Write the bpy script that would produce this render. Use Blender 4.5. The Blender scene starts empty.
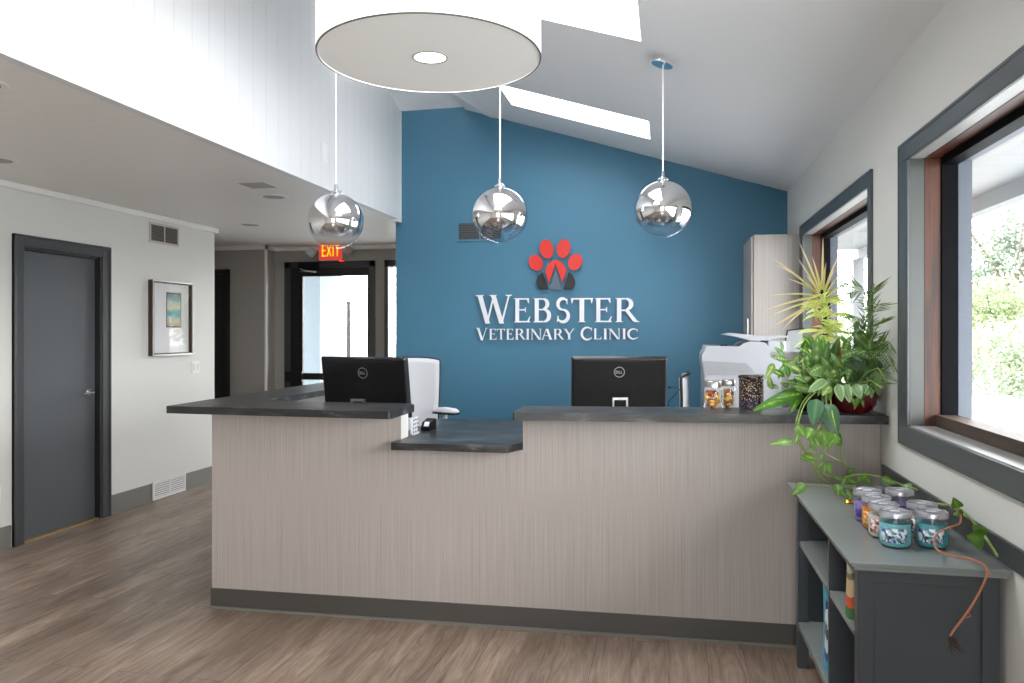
import bpy, bmesh, math, random
from mathutils import Vector, Matrix
random.seed(7)
PI = math.pi
sc = bpy.context.scene
C = sc.collection

# ------------------------------------------------------------------ camera
FP = 770.0; YAW = math.atan(157 / FP); HZ = 332.0; CH = 1.45
F = (-math.sin(YAW), math.cos(YAW)); R_ = (math.cos(YAW), math.sin(YAW))
cam = bpy.data.cameras.new('camera'); co = bpy.data.objects.new('camera', cam); C.objects.link(co)
co.location = (0, 0, CH); co.rotation_euler = (PI / 2, 0, YAW)
cam.sensor_width = 36; cam.lens = FP / 1024 * 36; cam.shift_y = -(341.5 - HZ) / 1024
cam.clip_start = 0.05; cam.clip_end = 300
sc.camera = co
def _ray(px, py):
    a = (px - 512) / FP
    return (F[0] + a * R_[0], F[1] + a * R_[1], -(py - HZ) / FP)
def atz(px, py, z):
    r = _ray(px, py); t = (z - CH) / r[2]; return Vector((r[0] * t, r[1] * t, z))
def atx(px, py, X):
    r = _ray(px, py); t = X / r[0]; return Vector((X, r[1] * t, CH + r[2] * t))
def aty(px, py, Y):
    r = _ray(px, py); t = Y / r[1]; return Vector((r[0] * t, Y, CH + r[2] * t))

# ------------------------------------------------------------------ materials
MATS = {}
def lin(c):
    return tuple((v / 12.92 if v <= .04045 else ((v + .055) / 1.055) ** 2.4) for v in c)
def rgb(r, g, b): return lin((r / 255, g / 255, b / 255)) + (1,)
def newmat(name):
    m = bpy.data.materials.new(name); m.use_nodes = True
    nt = m.node_tree; b = nt.nodes['Principled BSDF']
    MATS[name] = m
    return m, nt, b
def mat(name, col, rough=.5, metal=0., spec=.5, bump=0., bscale=200., var=0., vscale=8., emit=None, estr=0., trans=0., coat=0.):
    m, nt, b = newmat(name)
    b.inputs['Base Color'].default_value = col; b.inputs['Roughness'].default_value = rough
    b.inputs['Metallic'].default_value = metal; b.inputs['Specular IOR Level'].default_value = spec
    if trans: b.inputs['Transmission Weight'].default_value = trans
    if coat: b.inputs['Coat Weight'].default_value = coat; b.inputs['Coat Roughness'].default_value = .05
    if emit: b.inputs['Emission Color'].default_value = emit; b.inputs['Emission Strength'].default_value = estr
    if var or bump:
        tc = nt.nodes.new('ShaderNodeTexCoord')
        n = nt.nodes.new('ShaderNodeTexNoise'); n.inputs['Scale'].default_value = vscale if var else bscale
        n.inputs['Detail'].default_value = 5
        nt.links.new(tc.outputs['Object'], n.inputs['Vector'])
        if var:
            mx = nt.nodes.new('ShaderNodeMix'); mx.data_type = 'RGBA'
            k = [v * (1 - var) for v in col[:3]] + [1]; l = [min(1, v * (1 + var)) for v in col[:3]] + [1]
            mx.inputs['A'].default_value = k; mx.inputs['B'].default_value = l
            nt.links.new(n.outputs['Fac'], mx.inputs['Factor']); nt.links.new(mx.outputs['Result'], b.inputs['Base Color'])
        if bump:
            n2 = nt.nodes.new('ShaderNodeTexNoise'); n2.inputs['Scale'].default_value = bscale
            nt.links.new(tc.outputs['Object'], n2.inputs['Vector'])
            bp = nt.nodes.new('ShaderNodeBump'); bp.inputs['Strength'].default_value = bump; bp.inputs['Distance'].default_value = .002
            nt.links.new(n2.outputs['Fac'], bp.inputs['Height']); nt.links.new(bp.outputs['Normal'], b.inputs['Normal'])
    return m
def N(nt, t, **kw):
    n = nt.nodes.new(t)
    for k, v in kw.items(): setattr(n, k, v)
    return n
def ramp(nt, stops, interp='LINEAR'):
    r = nt.nodes.new('ShaderNodeValToRGB'); r.color_ramp.interpolation = interp
    el = r.color_ramp.elements
    while len(el) < len(stops): el.new(.5)
    for e, (p, c) in zip(el, stops): e.position = p; e.color = c
    return r

m_wall = mat('wall_paint', rgb(220, 219, 214), .6, bump=.15, bscale=300)
m_blue = mat('blue_paint', rgb(66, 118, 145), .5, bump=.1, bscale=300)
m_ceil = mat('ceiling_paint', rgb(241, 241, 243), .7, bump=.15, bscale=260)
m_trimw = mat('white_trim', rgb(235, 233, 230), .45)
m_charc = mat('charcoal_paint', rgb(78, 83, 86), .35, var=.06, vscale=3)
m_dcase = mat('door_casing_paint', rgb(64, 66, 68), .35)
m_door = mat('door_paint', rgb(84, 87, 90), .38, var=.04, vscale=2)
m_dark = mat('bronze_frame', rgb(34, 33, 33), .35)
m_black = mat('black_plastic', rgb(7, 7, 10), .28)
m_blackm = mat('black_matte', rgb(22, 22, 24), .6)
m_white = mat('white_plastic', rgb(214, 216, 221), .35)
m_offw = mat('white_laminate', rgb(232, 230, 226), .4)
m_grayp = mat('gray_plastic', rgb(150, 153, 158), .45)
m_chrome = mat('chrome', rgb(225, 225, 228), .06, metal=1)
m_nickel = mat('satin_nickel', rgb(190, 188, 184), .28, metal=1)
m_alu = mat('brushed_aluminium', rgb(205, 205, 208), .3, metal=1)
m_shelfp = mat('bookcase_paint', rgb(62, 66, 70), .3, var=.05, vscale=5)
m_shelflit = mat('bookcase_paint_lit', rgb(130, 136, 134), .22, var=.06, vscale=5)  # bookcase paint, lightened in colour for reflected light on top and shelves
m_base = mat('cove_base', rgb(120, 118, 112), .4)
m_kick = mat('counter_base_vinyl', rgb(76, 73, 69), .4)
m_red = mat('red_acrylic', rgb(212, 50, 42), .35)
m_bacr = mat('black_acrylic', rgb(30, 32, 36), .3)
m_gacr = mat('gray_acrylic', rgb(84, 100, 116), .35)
m_letter = mat('brushed_letters', rgb(226, 228, 234), .45)
m_lside = mat('letter_returns', rgb(60, 62, 68), .5)
m_exitred = mat('exit_panel', rgb(225, 110, 100), .4, emit=rgb(255, 60, 50), estr=.45)
m_exitlet = mat('exit_letters', rgb(255, 220, 40), .4, emit=rgb(255, 190, 0), estr=1.0)
m_exitbk = mat('exit_housing', rgb(190, 160, 155), .5)
m_redled = mat('exit_glow_strip', rgb(255, 30, 20), .4, emit=rgb(255, 20, 10), estr=14)
m_shade = mat('lamp_fabric', rgb(245, 245, 245), .8, emit=(1, 1, 1, 1), estr=.75)
m_diff = mat('lamp_diffuser', rgb(226, 225, 221), .6, emit=(1, .99, .96, 1), estr=.12)
m_bulb = mat('lamp_centre_glow', rgb(255, 255, 255), .5, emit=(1, .98, .94, 1), estr=3)
m_rim = mat('lamp_rim', rgb(120, 118, 112), .5)
m_cord = mat('white_cord', rgb(236, 236, 238), .5)
m_reveal = mat('reveal_paint', rgb(72, 76, 74), .4)
m_sill = mat('sill_paint', rgb(150, 150, 148), .4)
m_sash = mat('sash_black', rgb(12, 13, 17), .6, spec=.06)
m_print = mat('printer_plastic', rgb(172, 174, 181), .4)
m_jlid = mat('jar_lid_glass', rgb(186, 186, 194), .22, metal=.55)
m_soffit = mat('soffit_paint', rgb(118, 119, 121), .7)
m_ext = mat('exterior_trim', rgb(96, 103, 114), .6)
m_siding = mat('exterior_siding', rgb(130, 144, 152), .7)
m_post = mat('utility_pole_wood', rgb(24, 24, 24), .9)
m_dirt = mat('potting_soil', rgb(40, 30, 24), .95, var=.3, vscale=90)
m_burg = mat('burgundy_glaze', rgb(88, 18, 24), .12, var=.35, vscale=12, coat=.6)
m_dpot = mat('dark_glaze', rgb(42, 26, 26), .2, var=.3, vscale=20)
m_ecru = mat('cookie_yellow', rgb(226, 190, 92), .8, var=.25, vscale=60)
m_cook2 = mat('cookie_red', rgb(150, 66, 44), .8, var=.25, vscale=60)
m_cook3 = mat('cookie_brown', rgb(150, 110, 80), .8, var=.3, vscale=60)
m_stem = mat('green_stem', rgb(130, 150, 74), .5)
m_wstem = mat('woody_stem', rgb(150, 132, 96), .8, var=.2, vscale=60)
m_brown = mat('copper_vine', rgb(176, 112, 78), .45)
m_rootm = mat('dry_root', rgb(66, 50, 44), .9)
m_trunk = mat('bark', rgb(94, 84, 74), .9, var=.2, vscale=6)
m_dkhall = mat('dark_room_paint', rgb(36, 35, 33), .7)
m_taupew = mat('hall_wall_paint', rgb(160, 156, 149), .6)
m_brown2 = mat('vent_slots', rgb(168, 162, 156), .6)
m_mesh = mat('chair_mesh', rgb(196, 197, 202), .75, bump=.3, bscale=500)
m_seatf = mat('seat_fabric', rgb(72, 74, 80), .9, bump=.3, bscale=400)

def m_floor_():
    m, nt, b = newmat('wood_plank_vinyl')
    tc = N(nt, 'ShaderNodeTexCoord'); mp = N(nt, 'ShaderNodeMapping'); mp.inputs['Rotation'].default_value = (0, 0, PI / 2)
    nt.links.new(tc.outputs['Object'], mp.inputs['Vector'])
    br = N(nt, 'ShaderNodeTexBrick'); br.offset = .37; br.offset_frequency = 2
    br.inputs['Scale'].default_value = 1; br.inputs['Brick Width'].default_value = 1.22; br.inputs['Row Height'].default_value = .165
    br.inputs['Mortar Size'].default_value = .0012; br.inputs['Mortar Smooth'].default_value = .1
    br.inputs['Color1'].default_value = (0, 0, 0, 1); br.inputs['Color2'].default_value = (1, 1, 1, 1); br.inputs['Mortar'].default_value = (.5, .5, .5, 1)
    nt.links.new(mp.outputs['Vector'], br.inputs['Vector'])
    # grain stretched along the plank (Y)
    mp2 = N(nt, 'ShaderNodeMapping'); mp2.inputs['Scale'].default_value = (13, 1.5, 1)
    nt.links.new(tc.outputs['Object'], mp2.inputs['Vector'])
    off = N(nt, 'ShaderNodeVectorMath', operation='MULTIPLY_ADD')
    nt.links.new(br.outputs['Color'], off.inputs[0]); off.inputs[1].default_value = (37, 11, 5)
    nt.links.new(mp2.outputs['Vector'], off.inputs[2])
    n1 = N(nt, 'ShaderNodeTexNoise'); n1.inputs['Scale'].default_value = 1.4; n1.inputs['Detail'].default_value = 8; n1.inputs['Roughness'].default_value = .68; n1.inputs['Distortion'].default_value = 1.2
    nt.links.new(off.outputs[0], n1.inputs['Vector'])
    r1 = ramp(nt, [(.28, rgb(104, 84, 70)), (.44, rgb(138, 118, 103)), (.60, rgb(160, 142, 127)), (.78, rgb(186, 170, 155))])
    nt.links.new(n1.outputs['Fac'], r1.inputs['Fac'])
    mp3 = N(nt, 'ShaderNodeMapping'); mp3.inputs['Scale'].default_value = (5.5, .8, 1)
    nt.links.new(tc.outputs['Object'], mp3.inputs['Vector'])
    n3 = N(nt, 'ShaderNodeTexNoise'); n3.inputs['Scale'].default_value = 1; n3.inputs['Detail'].default_value = 4
    nt.links.new(mp3.outputs['Vector'], n3.inputs['Vector'])
    mxv = N(nt, 'ShaderNodeMix', data_type='RGBA', blend_type='MULTIPLY')
    mxv.inputs['Factor'].default_value = 1
    rv = ramp(nt, [(.3, (.72, .71, .70, 1)), (.7, (1.12, 1.12, 1.13, 1))])
    nt.links.new(n3.outputs['Fac'], rv.inputs['Fac'])
    nt.links.new(r1.outputs['Color'], mxv.inputs['A']); nt.links.new(rv.outputs['Color'], mxv.inputs['B'])
    mx2 = N(nt, 'ShaderNodeMix', data_type='RGBA', blend_type='MULTIPLY'); mx2.inputs['Factor'].default_value = 1
    rb = ramp(nt, [(0, (.82, .81, .80, 1)), (1, (1.08, 1.08, 1.08, 1))])
    nt.links.new(br.outputs['Color'], rb.inputs['Fac'])
    nt.links.new(mxv.outputs['Result'], mx2.inputs['A']); nt.links.new(rb.outputs['Color'], mx2.inputs['B'])
    mx3 = N(nt, 'ShaderNodeMix', data_type='RGBA')
    mp4 = N(nt, 'ShaderNodeMapping'); mp4.inputs['Scale'].default_value = (110, 5, 1); nt.links.new(tc.outputs['Object'], mp4.inputs['Vector'])
    n4 = N(nt, 'ShaderNodeTexNoise'); n4.inputs['Scale'].default_value = 1; n4.inputs['Detail'].default_value = 4; n4.inputs['Distortion'].default_value = .6; nt.links.new(mp4.outputs['Vector'], n4.inputs['Vector'])
    r4 = ramp(nt, [(.32, (.80, .78, .76, 1)), (.62, (1.06, 1.06, 1.06, 1))]); nt.links.new(n4.outputs['Fac'], r4.inputs['Fac'])
    mx5 = N(nt, 'ShaderNodeMix', data_type='RGBA', blend_type='MULTIPLY'); mx5.inputs['Factor'].default_value = 1
    nt.links.new(mx2.outputs['Result'], mx5.inputs['A']); nt.links.new(r4.outputs['Color'], mx5.inputs['B'])
    nt.links.new(br.outputs['Fac'], mx3.inputs['Factor']); nt.links.new(mx5.outputs['Result'], mx3.inputs['A']); mx3.inputs['B'].default_value = rgb(58, 48, 42)
    nt.links.new(mx3.outputs['Result'], b.inputs['Base Color'])
    b.inputs['Roughness'].default_value = .36
    bp = N(nt, 'ShaderNodeBump'); bp.inputs['Strength'].default_value = .25; bp.inputs['Distance'].default_value = .002
    nt.links.new(n1.outputs['Fac'], bp.inputs['Height']); nt.links.new(bp.outputs['Normal'], b.inputs['Normal'])
    return m
m_floor = m_floor_()
def m_strand_(name, base, amp=.10, scale=(160, 160, 1.2), rough=.42):
    m, nt, b = newmat(name)
    tc = N(nt, 'ShaderNodeTexCoord'); mp = N(nt, 'ShaderNodeMapping'); mp.inputs['Scale'].default_value = scale
    nt.links.new(tc.outputs['Object'], mp.inputs['Vector'])
    n = N(nt, 'ShaderNodeTexNoise'); n.inputs['Scale'].default_value = 1; n.inputs['Detail'].default_value = 3; n.inputs['Roughness'].default_value = .7
    nt.links.new(mp.outputs['Vector'], n.inputs['Vector'])
    lo = [v * (1 - amp * 2.2) for v in base[:3]] + [1]; hi = [min(1, v * (1 + amp * 2.2)) for v in base[:3]] + [1]
    r = ramp(nt, [(.3, lo), (.7, hi)])
    nt.links.new(n.outputs['Fac'], r.inputs['Fac']); nt.links.new(r.outputs['Color'], b.inputs['Base Color'])
    b.inputs['Roughness'].default_value = rough
    return m
m_lam = m_strand_('strand_laminate', rgb(172, 163, 157), .075, (230, 230, 1.6))
m_cab = m_strand_('cabinet_laminate', rgb(164, 158, 152), .05, (90, 90, .8))
m_wood = m_strand_('stained_wood', rgb(72, 34, 12), .35, (30, 30, 1.5), .5)
m_woodh = m_strand_('stained_wood_head', rgb(72, 34, 12), .35, (30, 1.5, 30), .5)
m_woodd = m_strand_('dark_stop_wood', rgb(66, 52, 44), .5, (30, 1.5, 30), .5)
def m_stone_():
    m, nt, b = newmat('slate_laminate')
    tc = N(nt, 'ShaderNodeTexCoord'); mp = N(nt, 'ShaderNodeMapping'); mp.inputs['Scale'].default_value = (3.2, 9, 12)
    nt.links.new(tc.outputs['Object'], mp.inputs['Vector'])
    n = N(nt, 'ShaderNodeTexNoise'); n.inputs['Scale'].default_value = 1.6; n.inputs['Detail'].default_value = 9; n.inputs['Roughness'].default_value = .65; n.inputs['Distortion'].default_value = .6
    nt.links.new(mp.outputs['Vector'], n.inputs['Vector'])
    r = ramp(nt, [(.30, rgb(20, 20, 21)), (.48, rgb(36, 36, 37)), (.58, rgb(56, 56, 56)), (.74, rgb(118, 117, 116))])
    nt.links.new(n.outputs['Fac'], r.inputs['Fac']); nt.links.new(r.outputs['Color'], b.inputs['Base Color'])
    b.inputs['Roughness'].default_value = .34
    n2 = N(nt, 'ShaderNodeTexNoise'); n2.inputs['Scale'].default_value = 160; nt.links.new(tc.outputs['Object'], n2.inputs['Vector'])
    bp = N(nt, 'ShaderNodeBump'); bp.inputs['Strength'].default_value = .3; bp.inputs['Distance'].default_value = .0015
    nt.links.new(n2.outputs['Fac'], bp.inputs['Height']); nt.links.new(bp.outputs['Normal'], b.inputs['Normal'])
    return m
m_stone = m_stone_()
def m_shiplap_(name, base, axis, pitch, dark=.62):
    m, nt, b = newmat(name)
    tc = N(nt, 'ShaderNodeTexCoord'); sp = N(nt, 'ShaderNodeSeparateXYZ'); nt.links.new(tc.outputs['Object'], sp.inputs[0])
    d = N(nt, 'ShaderNodeMath', operation='DIVIDE'); nt.links.new(sp.outputs[axis], d.inputs[0]); d.inputs[1].default_value = pitch
    fr = N(nt, 'ShaderNodeMath', operation='FRACT'); nt.links.new(d.outputs[0], fr.inputs[0])
    r = ramp(nt, [(0, (0, 0, 0, 1)), (.03, (1, 1, 1, 1)), (.97, (1, 1, 1, 1)), (1, (0, 0, 0, 1))])
    nt.links.new(fr.outputs[0], r.inputs['Fac'])
    mx = N(nt, 'ShaderNodeMix', data_type='RGBA'); nt.links.new(r.outputs['Color'], mx.inputs['Factor'])
    mx.inputs['A'].default_value = [v * dark for v in base[:3]] + [1]; mx.inputs['B'].default_value = base
    nt.links.new(mx.outputs['Result'], b.inputs['Base Color']); b.inputs['Roughness'].default_value = .5
    bp = N(nt, 'ShaderNodeBump'); bp.inputs['Strength'].default_value = .5; bp.inputs['Distance'].default_value = .004
    nt.links.new(r.outputs['Color'], bp.inputs['Height']); nt.links.new(bp.outputs['Normal'], b.inputs['Normal'])
    return m
m_gable = m_shiplap_('white_vertical_boards', rgb(224, 225, 226), 'Y', .145, .84)
m_lowc = m_shiplap_('ceiling_boards', rgb(238, 234, 230), 'Y', .11, .86)
m_soff = m_shiplap_('soffit_boards', rgb(112, 112, 113), 'Y', .3, .85)

def m_pane_(name='window_glass', tint=(1, 1, 1, 1), gl=.06):
    m = bpy.data.materials.new(name); m.use_nodes = True; nt = m.node_tree; nt.nodes.clear(); MATS[name] = m
    o = N(nt, 'ShaderNodeOutputMaterial'); t = N(nt, 'ShaderNodeBsdfTransparent'); t.inputs['Color'].default_value = tint
    g = N(nt, 'ShaderNodeBsdfGlossy'); g.inputs['Roughness'].default_value = .02
    mx = N(nt, 'ShaderNodeMixShader'); lw = N(nt, 'ShaderNodeLayerWeight'); lw.inputs['Blend'].default_value = .5
    pw_ = N(nt, 'ShaderNodeMath', operation='POWER'); nt.links.new(lw.outputs['Facing'], pw_.inputs[0]); pw_.inputs[1].default_value = 5
    fr = N(nt, 'ShaderNodeMath', operation='MULTIPLY_ADD'); nt.links.new(pw_.outputs[0], fr.inputs[0]); fr.inputs[1].default_value = .5; fr.inputs[2].default_value = .025
    nt.links.new(fr.outputs[0], mx.inputs[0]); nt.links.new(t.outputs[0], mx.inputs[1]); nt.links.new(g.outputs[0], mx.inputs[2])
    nt.links.new(mx.outputs[0], o.inputs['Surface'])
    return m
m_pane = m_pane_()
m_jarglass = m_pane_('jar_glass', (.97, .98, .98, 1))
def m_globe_():
    m = bpy.data.materials.new('fading_chrome_glass'); m.use_nodes = True; nt = m.node_tree; nt.nodes.clear(); MATS[m.name] = m
    o = N(nt, 'ShaderNodeOutputMaterial'); t = N(nt, 'ShaderNodeBsdfTransparent'); t.inputs['Color'].default_value = (.93, .95, .97, 1)
    g = N(nt, 'ShaderNodeBsdfGlossy'); g.inputs['Roughness'].default_value = .01; g.inputs['Color'].default_value = (.86, .86, .88, 1)
    lwt = N(nt, 'ShaderNodeLayerWeight'); lwt.inputs['Blend'].default_value = .5
    pw_ = N(nt, 'ShaderNodeMath', operation='POWER'); nt.links.new(lwt.outputs['Facing'], pw_.inputs[0]); pw_.inputs[1].default_value = 4
    lw = N(nt, 'ShaderNodeMath', operation='MULTIPLY_ADD'); nt.links.new(pw_.outputs[0], lw.inputs[0]); lw.inputs[1].default_value = .7; lw.inputs[2].default_value = .04
    tc = N(nt, 'ShaderNodeTexCoord'); sp = N(nt, 'ShaderNodeSeparateXYZ'); nt.links.new(tc.outputs['Object'], sp.inputs[0])
    mr = N(nt, 'ShaderNodeMapRange'); mr.inputs['From Min'].default_value = -.085; mr.inputs['From Max'].default_value = -.035
    nt.links.new(sp.outputs['Z'], mr.inputs['Value'])
    mxx = N(nt, 'ShaderNodeMath', operation='MAXIMUM'); nt.links.new(mr.outputs[0], mxx.inputs[0]); nt.links.new(lw.outputs[0], mxx.inputs[1])
    mx = N(nt, 'ShaderNodeMixShader'); nt.links.new(mxx.outputs[0], mx.inputs[0]); nt.links.new(t.outputs[0], mx.inputs[1]); nt.links.new(g.outputs[0], mx.inputs[2])
    nt.links.new(mx.outputs[0], o.inputs['Surface'])
    return m
m_globe = m_globe_()
def m_leaf_(name, base, vein, edge=None, mix=.5, tip=None, stripe=0, nscale=30, thr=.5, rough=.4):
    """leaf colours by UV: u across (0 midrib..1 margin), v along."""
    m, nt, b = newmat(name)
    uv = N(nt, 'ShaderNodeUVMap'); sp = N(nt, 'ShaderNodeSeparateXYZ'); nt.links.new(uv.outputs[0], sp.inputs[0])
    tc = N(nt, 'ShaderNodeTexCoord'); n = N(nt, 'ShaderNodeTexNoise'); n.inputs['Scale'].default_value = nscale; n.inputs['Detail'].default_value = 3
    nt.links.new(tc.outputs['Object'], n.inputs['Vector'])
    a = N(nt, 'ShaderNodeMath', operation='MULTIPLY_ADD'); nt.links.new(n.outputs['Fac'], a.inputs[0]); a.inputs[1].default_value = mix
    nt.links.new(sp.outputs['X'], a.inputs[2])
    if stripe:
        w = N(nt, 'ShaderNodeMath', operation='MULTIPLY_ADD'); nt.links.new(sp.outputs['Y'], w.inputs[0]); w.inputs[1].default_value = stripe
        nt.links.new(sp.outputs['X'], w.inputs[2])
        s = N(nt, 'ShaderNodeMath', operation='SINE'); nt.links.new(w.outputs[0], s.inputs[0])
        a2 = N(nt, 'ShaderNodeMath', operation='MULTIPLY_ADD'); nt.links.new(s.outputs[0], a2.inputs[0]); a2.inputs[1].default_value = .22; nt.links.new(a.outputs[0], a2.inputs[2]); a = a2
    r = ramp(nt, [(thr - .2, vein), (thr + .15, base), (thr + .75, edge or base)])
    nt.links.new(a.outputs[0], r.inputs['Fac']); out = r.outputs['Color']
    if tip:
        mx = N(nt, 'ShaderNodeMix', data_type='RGBA'); mr = N(nt, 'ShaderNodeMapRange'); mr.inputs['From Min'].default_value = .35; mr.inputs['From Max'].default_value = .85
        nt.links.new(sp.outputs['Y'], mr.inputs['Value']); nt.links.new(mr.outputs[0], mx.inputs['Factor'])
        nt.links.new(out, mx.inputs['A']); mx.inputs['B'].default_value = tip; out = mx.outputs['Result']
    nt.links.new(out, b.inputs['Base Color']); b.inputs['Roughness'].default_value = rough
    # thin leaves let some light through
    tl = N(nt, 'ShaderNodeBsdfTranslucent'); nt.links.new(out, tl.inputs['Color'])
    mxs = N(nt, 'ShaderNodeMixShader'); mxs.inputs[0].default_value = .35
    o = nt.nodes['Material Output']; nt.links.new(b.outputs[0], mxs.inputs[1]); nt.links.new(tl.outputs[0], mxs.inputs[2]); nt.links.new(mxs.outputs[0], o.inputs['Surface'])
    return m
l_drac = m_leaf_('dracaena_leaf', rgb(156, 172, 81), rgb(209, 218, 123), rgb(205, 165, 132), .3, tip=rgb(209, 180, 150))
l_bamb = m_leaf_('bright_lance_leaf', rgb(167, 200, 68), rgb(224, 240, 121), rgb(240, 240, 172), .6, nscale=60)
l_agla = m_leaf_('variegated_broad_leaf', rgb(106, 163, 44), rgb(216, 238, 132), rgb(77, 132, 44), 1.0, nscale=40)
l_cala = m_leaf_('striped_broad_leaf', rgb(123, 161, 86), rgb(194, 216, 130), rgb(92, 134, 68), .9, stripe=40)
l_dark = m_leaf_('dark_heart_leaf', rgb(68, 108, 75), rgb(95, 136, 95), rgb(62, 101, 68), .6)
l_hoya = m_leaf_('grey_green_leaf', rgb(101, 136, 92), rgb(134, 165, 110), rgb(154, 183, 123), .6)
l_poth = m_leaf_('pothos_leaf', rgb(121, 158, 68), rgb(176, 202, 106), rgb(92, 132, 55), .9, nscale=50)
l_palm = m_leaf_('palm_leaflet', rgb(73, 106, 48), rgb(95, 125, 59), None, .3)
l_rust = m_leaf_('rust_leaf', rgb(194, 101, 40), rgb(220, 143, 55), rgb(165, 66, 33), .6)
l_tree = m_leaf_('tree_leaf', rgb(108, 122, 102), rgb(118, 132, 112), None, 1.0, nscale=3)
l_tree2 = m_leaf_('bright_tree_leaf', rgb(126, 140, 100), rgb(138, 150, 112), None, 1.0, nscale=3)
l_blos = m_leaf_('blossom_shrub_leaf', rgb(118, 132, 104), rgb(224, 206, 196), None, 1.0, nscale=6)

# ------------------------------------------------------------------ mesh builder
class MB:
    def __init__(s): s.v = []; s.f = []; s.mi = []; s.uv = []; s.M = None
    def add(s, vs, fs, mi=0, uvs=None):
        o = len(s.v)
        for p in vs:
            p = Vector(p); s.v.append(tuple(s.M @ p) if s.M else tuple(p))
        for k, f in enumerate(fs):
            s.f.append([i + o for i in f]); s.mi.append(mi)
            s.uv.append(uvs[k] if uvs else [(0, 0)] * len(f))
        return s
    def box(s, x0, x1, y0, y1, z0, z1, mi=0):
        return s.add([(x0, y0, z0), (x1, y0, z0), (x1, y1, z0), (x0, y1, z0), (x0, y0, z1), (x1, y0, z1), (x1, y1, z1), (x0, y1, z1)],
                     [(0, 3, 2, 1), (4, 5, 6, 7), (0, 1, 5, 4), (1, 2, 6, 5), (2, 3, 7, 6), (3, 0, 4, 7)], mi)
    def prism(s, pts, off, mi=0, mside=None):
        """polygon pts (3D, planar) extruded by vector off"""
        n = len(pts); off = Vector(off); P = [Vector(p) for p in pts]
        o = [p + off for p in P]
        s.add(P + o, [list(range(n))[::-1], [n + i for i in range(n)]], mi)
        s.add(P + o, [[i, (i + 1) % n, n + (i + 1) % n, n + i] for i in range(n)], mi if mside is None else mside)
        return s
    def lathe(s, prof, c=(0, 0, 0), seg=32, mi=0, caps=True):
        vs = []; fs = []
        for (r, z) in prof:
            for k in range(seg):
                a = 2 * PI * k / seg; vs.append((c[0] + r * math.cos(a), c[1] + r * math.sin(a), c[2] + z))
        for j in range(len(prof) - 1):
            for k in range(seg):
                k2 = (k + 1) % seg
                fs.append((j * seg + k, j * seg + k2, (j + 1) * seg + k2, (j + 1) * seg + k))
        if caps:
            if prof[0][0] > 1e-5: fs.append(list(range(seg))[::-1])
            if prof[-1][0] > 1e-5: fs.append([(len(prof) - 1) * seg + k for k in range(seg)])
        return s.add(vs, fs, mi)
    def tube(s, pts, r, seg=8, mi=0):
        P = [Vector(p) for p in pts]; n = len(P); rr = r if isinstance(r, (list, tuple)) else [r] * n
        vs = []; fs = []; up = None
        for i in range(n):
            t = (P[min(i + 1, n - 1)] - P[max(i - 1, 0)])
            if t.length < 1e-9: t = Vector((0, 0, 1))
            t.normalize()
            if up is None: up = Vector((0, 0, 1)) if abs(t.z) < .9 else Vector((1, 0, 0))
            a = t.cross(up);
            if a.length < 1e-6: a = t.orthogonal()
            a.normalize(); b = a.cross(t).normalized(); up = b
            for k in range(seg):
                th = 2 * PI * k / seg; vs.append(P[i] + (a * math.cos(th) + b * math.sin(th)) * rr[i])
        for i in range(n - 1):
            for k in range(seg):
                k2 = (k + 1) % seg; fs.append((i * seg + k, i * seg + k2, (i + 1) * seg + k2, (i + 1) * seg + k))
        fs.append(list(range(seg))); fs.append([(n - 1) * seg + k for k in range(seg)][::-1])
        return s.add(vs, fs, mi)
    def build(s, name, m, parent=None, smooth=False, bevel=0, seg=2, loc=None, rot=None, sub=0, solid=0):
        if s.uvkeep and parent is not None and abs(parent.location.x) < 1 and parent.location.y < 5:
            lim = XR - .014 - parent.location.x; s.v = [(min(a, lim), b_, c_) for a, b_, c_ in s.v]
        me = bpy.data.meshes.new(name); me.from_pydata(s.v, [], s.f)
        ms = m if isinstance(m, (list, tuple)) else [m]
        for x in ms: me.materials.append(x)
        uvl = me.uv_layers.new(name='UVMap'); k = 0
        for pi, p in enumerate(me.polygons):
            p.material_index = min(s.mi[pi], len(ms) - 1); p.use_smooth = smooth
        li = 0
        for u in s.uv:
            for q in u:
                if li < len(uvl.data): uvl.data[li].uv = q
                li += 1
        bm = bmesh.new(); bm.from_mesh(me)
        if not s.uvkeep: bmesh.ops.recalc_face_normals(bm, faces=bm.faces)
        bm.to_mesh(me); bm.free()
        o = bpy.data.objects.new(name, me); C.objects.link(o)
        if parent: o.parent = parent
        if loc: o.location = loc
        if rot: o.rotation_euler = rot
        if bevel:
            md = o.modifiers.new('bevel', 'BEVEL'); md.width = bevel; md.segments = seg; md.limit_method = 'ANGLE'; md.angle_limit = math.radians(40)
        if solid:
            md = o.modifiers.new('solid', 'SOLIDIFY'); md.thickness = solid; md.offset = 0
        if sub:
            md = o.modifiers.new('sub', 'SUBSURF'); md.levels = sub; md.render_levels = sub
        if smooth and not sub:
            try: me.set_sharp_from_angle(angle=math.radians(38))
            except Exception: pass
        return o
    uvkeep = False
def box(name, m, b, parent=None, bevel=0, **kw): return MB().box(*b).build(name, m, parent, bevel=bevel, **kw)
def tag(o, label, cat, group=None, kind=None):
    o['label'] = label; o['category'] = cat
    if group: o['group'] = group
    if kind: o['kind'] = kind
    return o
def thing(name, label, cat, loc=(0, 0, 0), rz=0, group=None, kind=None):
    o = bpy.data.objects.new(name, None); C.objects.link(o); o.location = loc; o.rotation_euler = (0, 0, rz); o.empty_display_size = .1
    return tag(o, label, cat, group, kind)
def struct(o, label=None, cat=None):
    o['kind'] = 'structure'
    if label: o['label'] = label; o['category'] = cat
    return o
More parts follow.
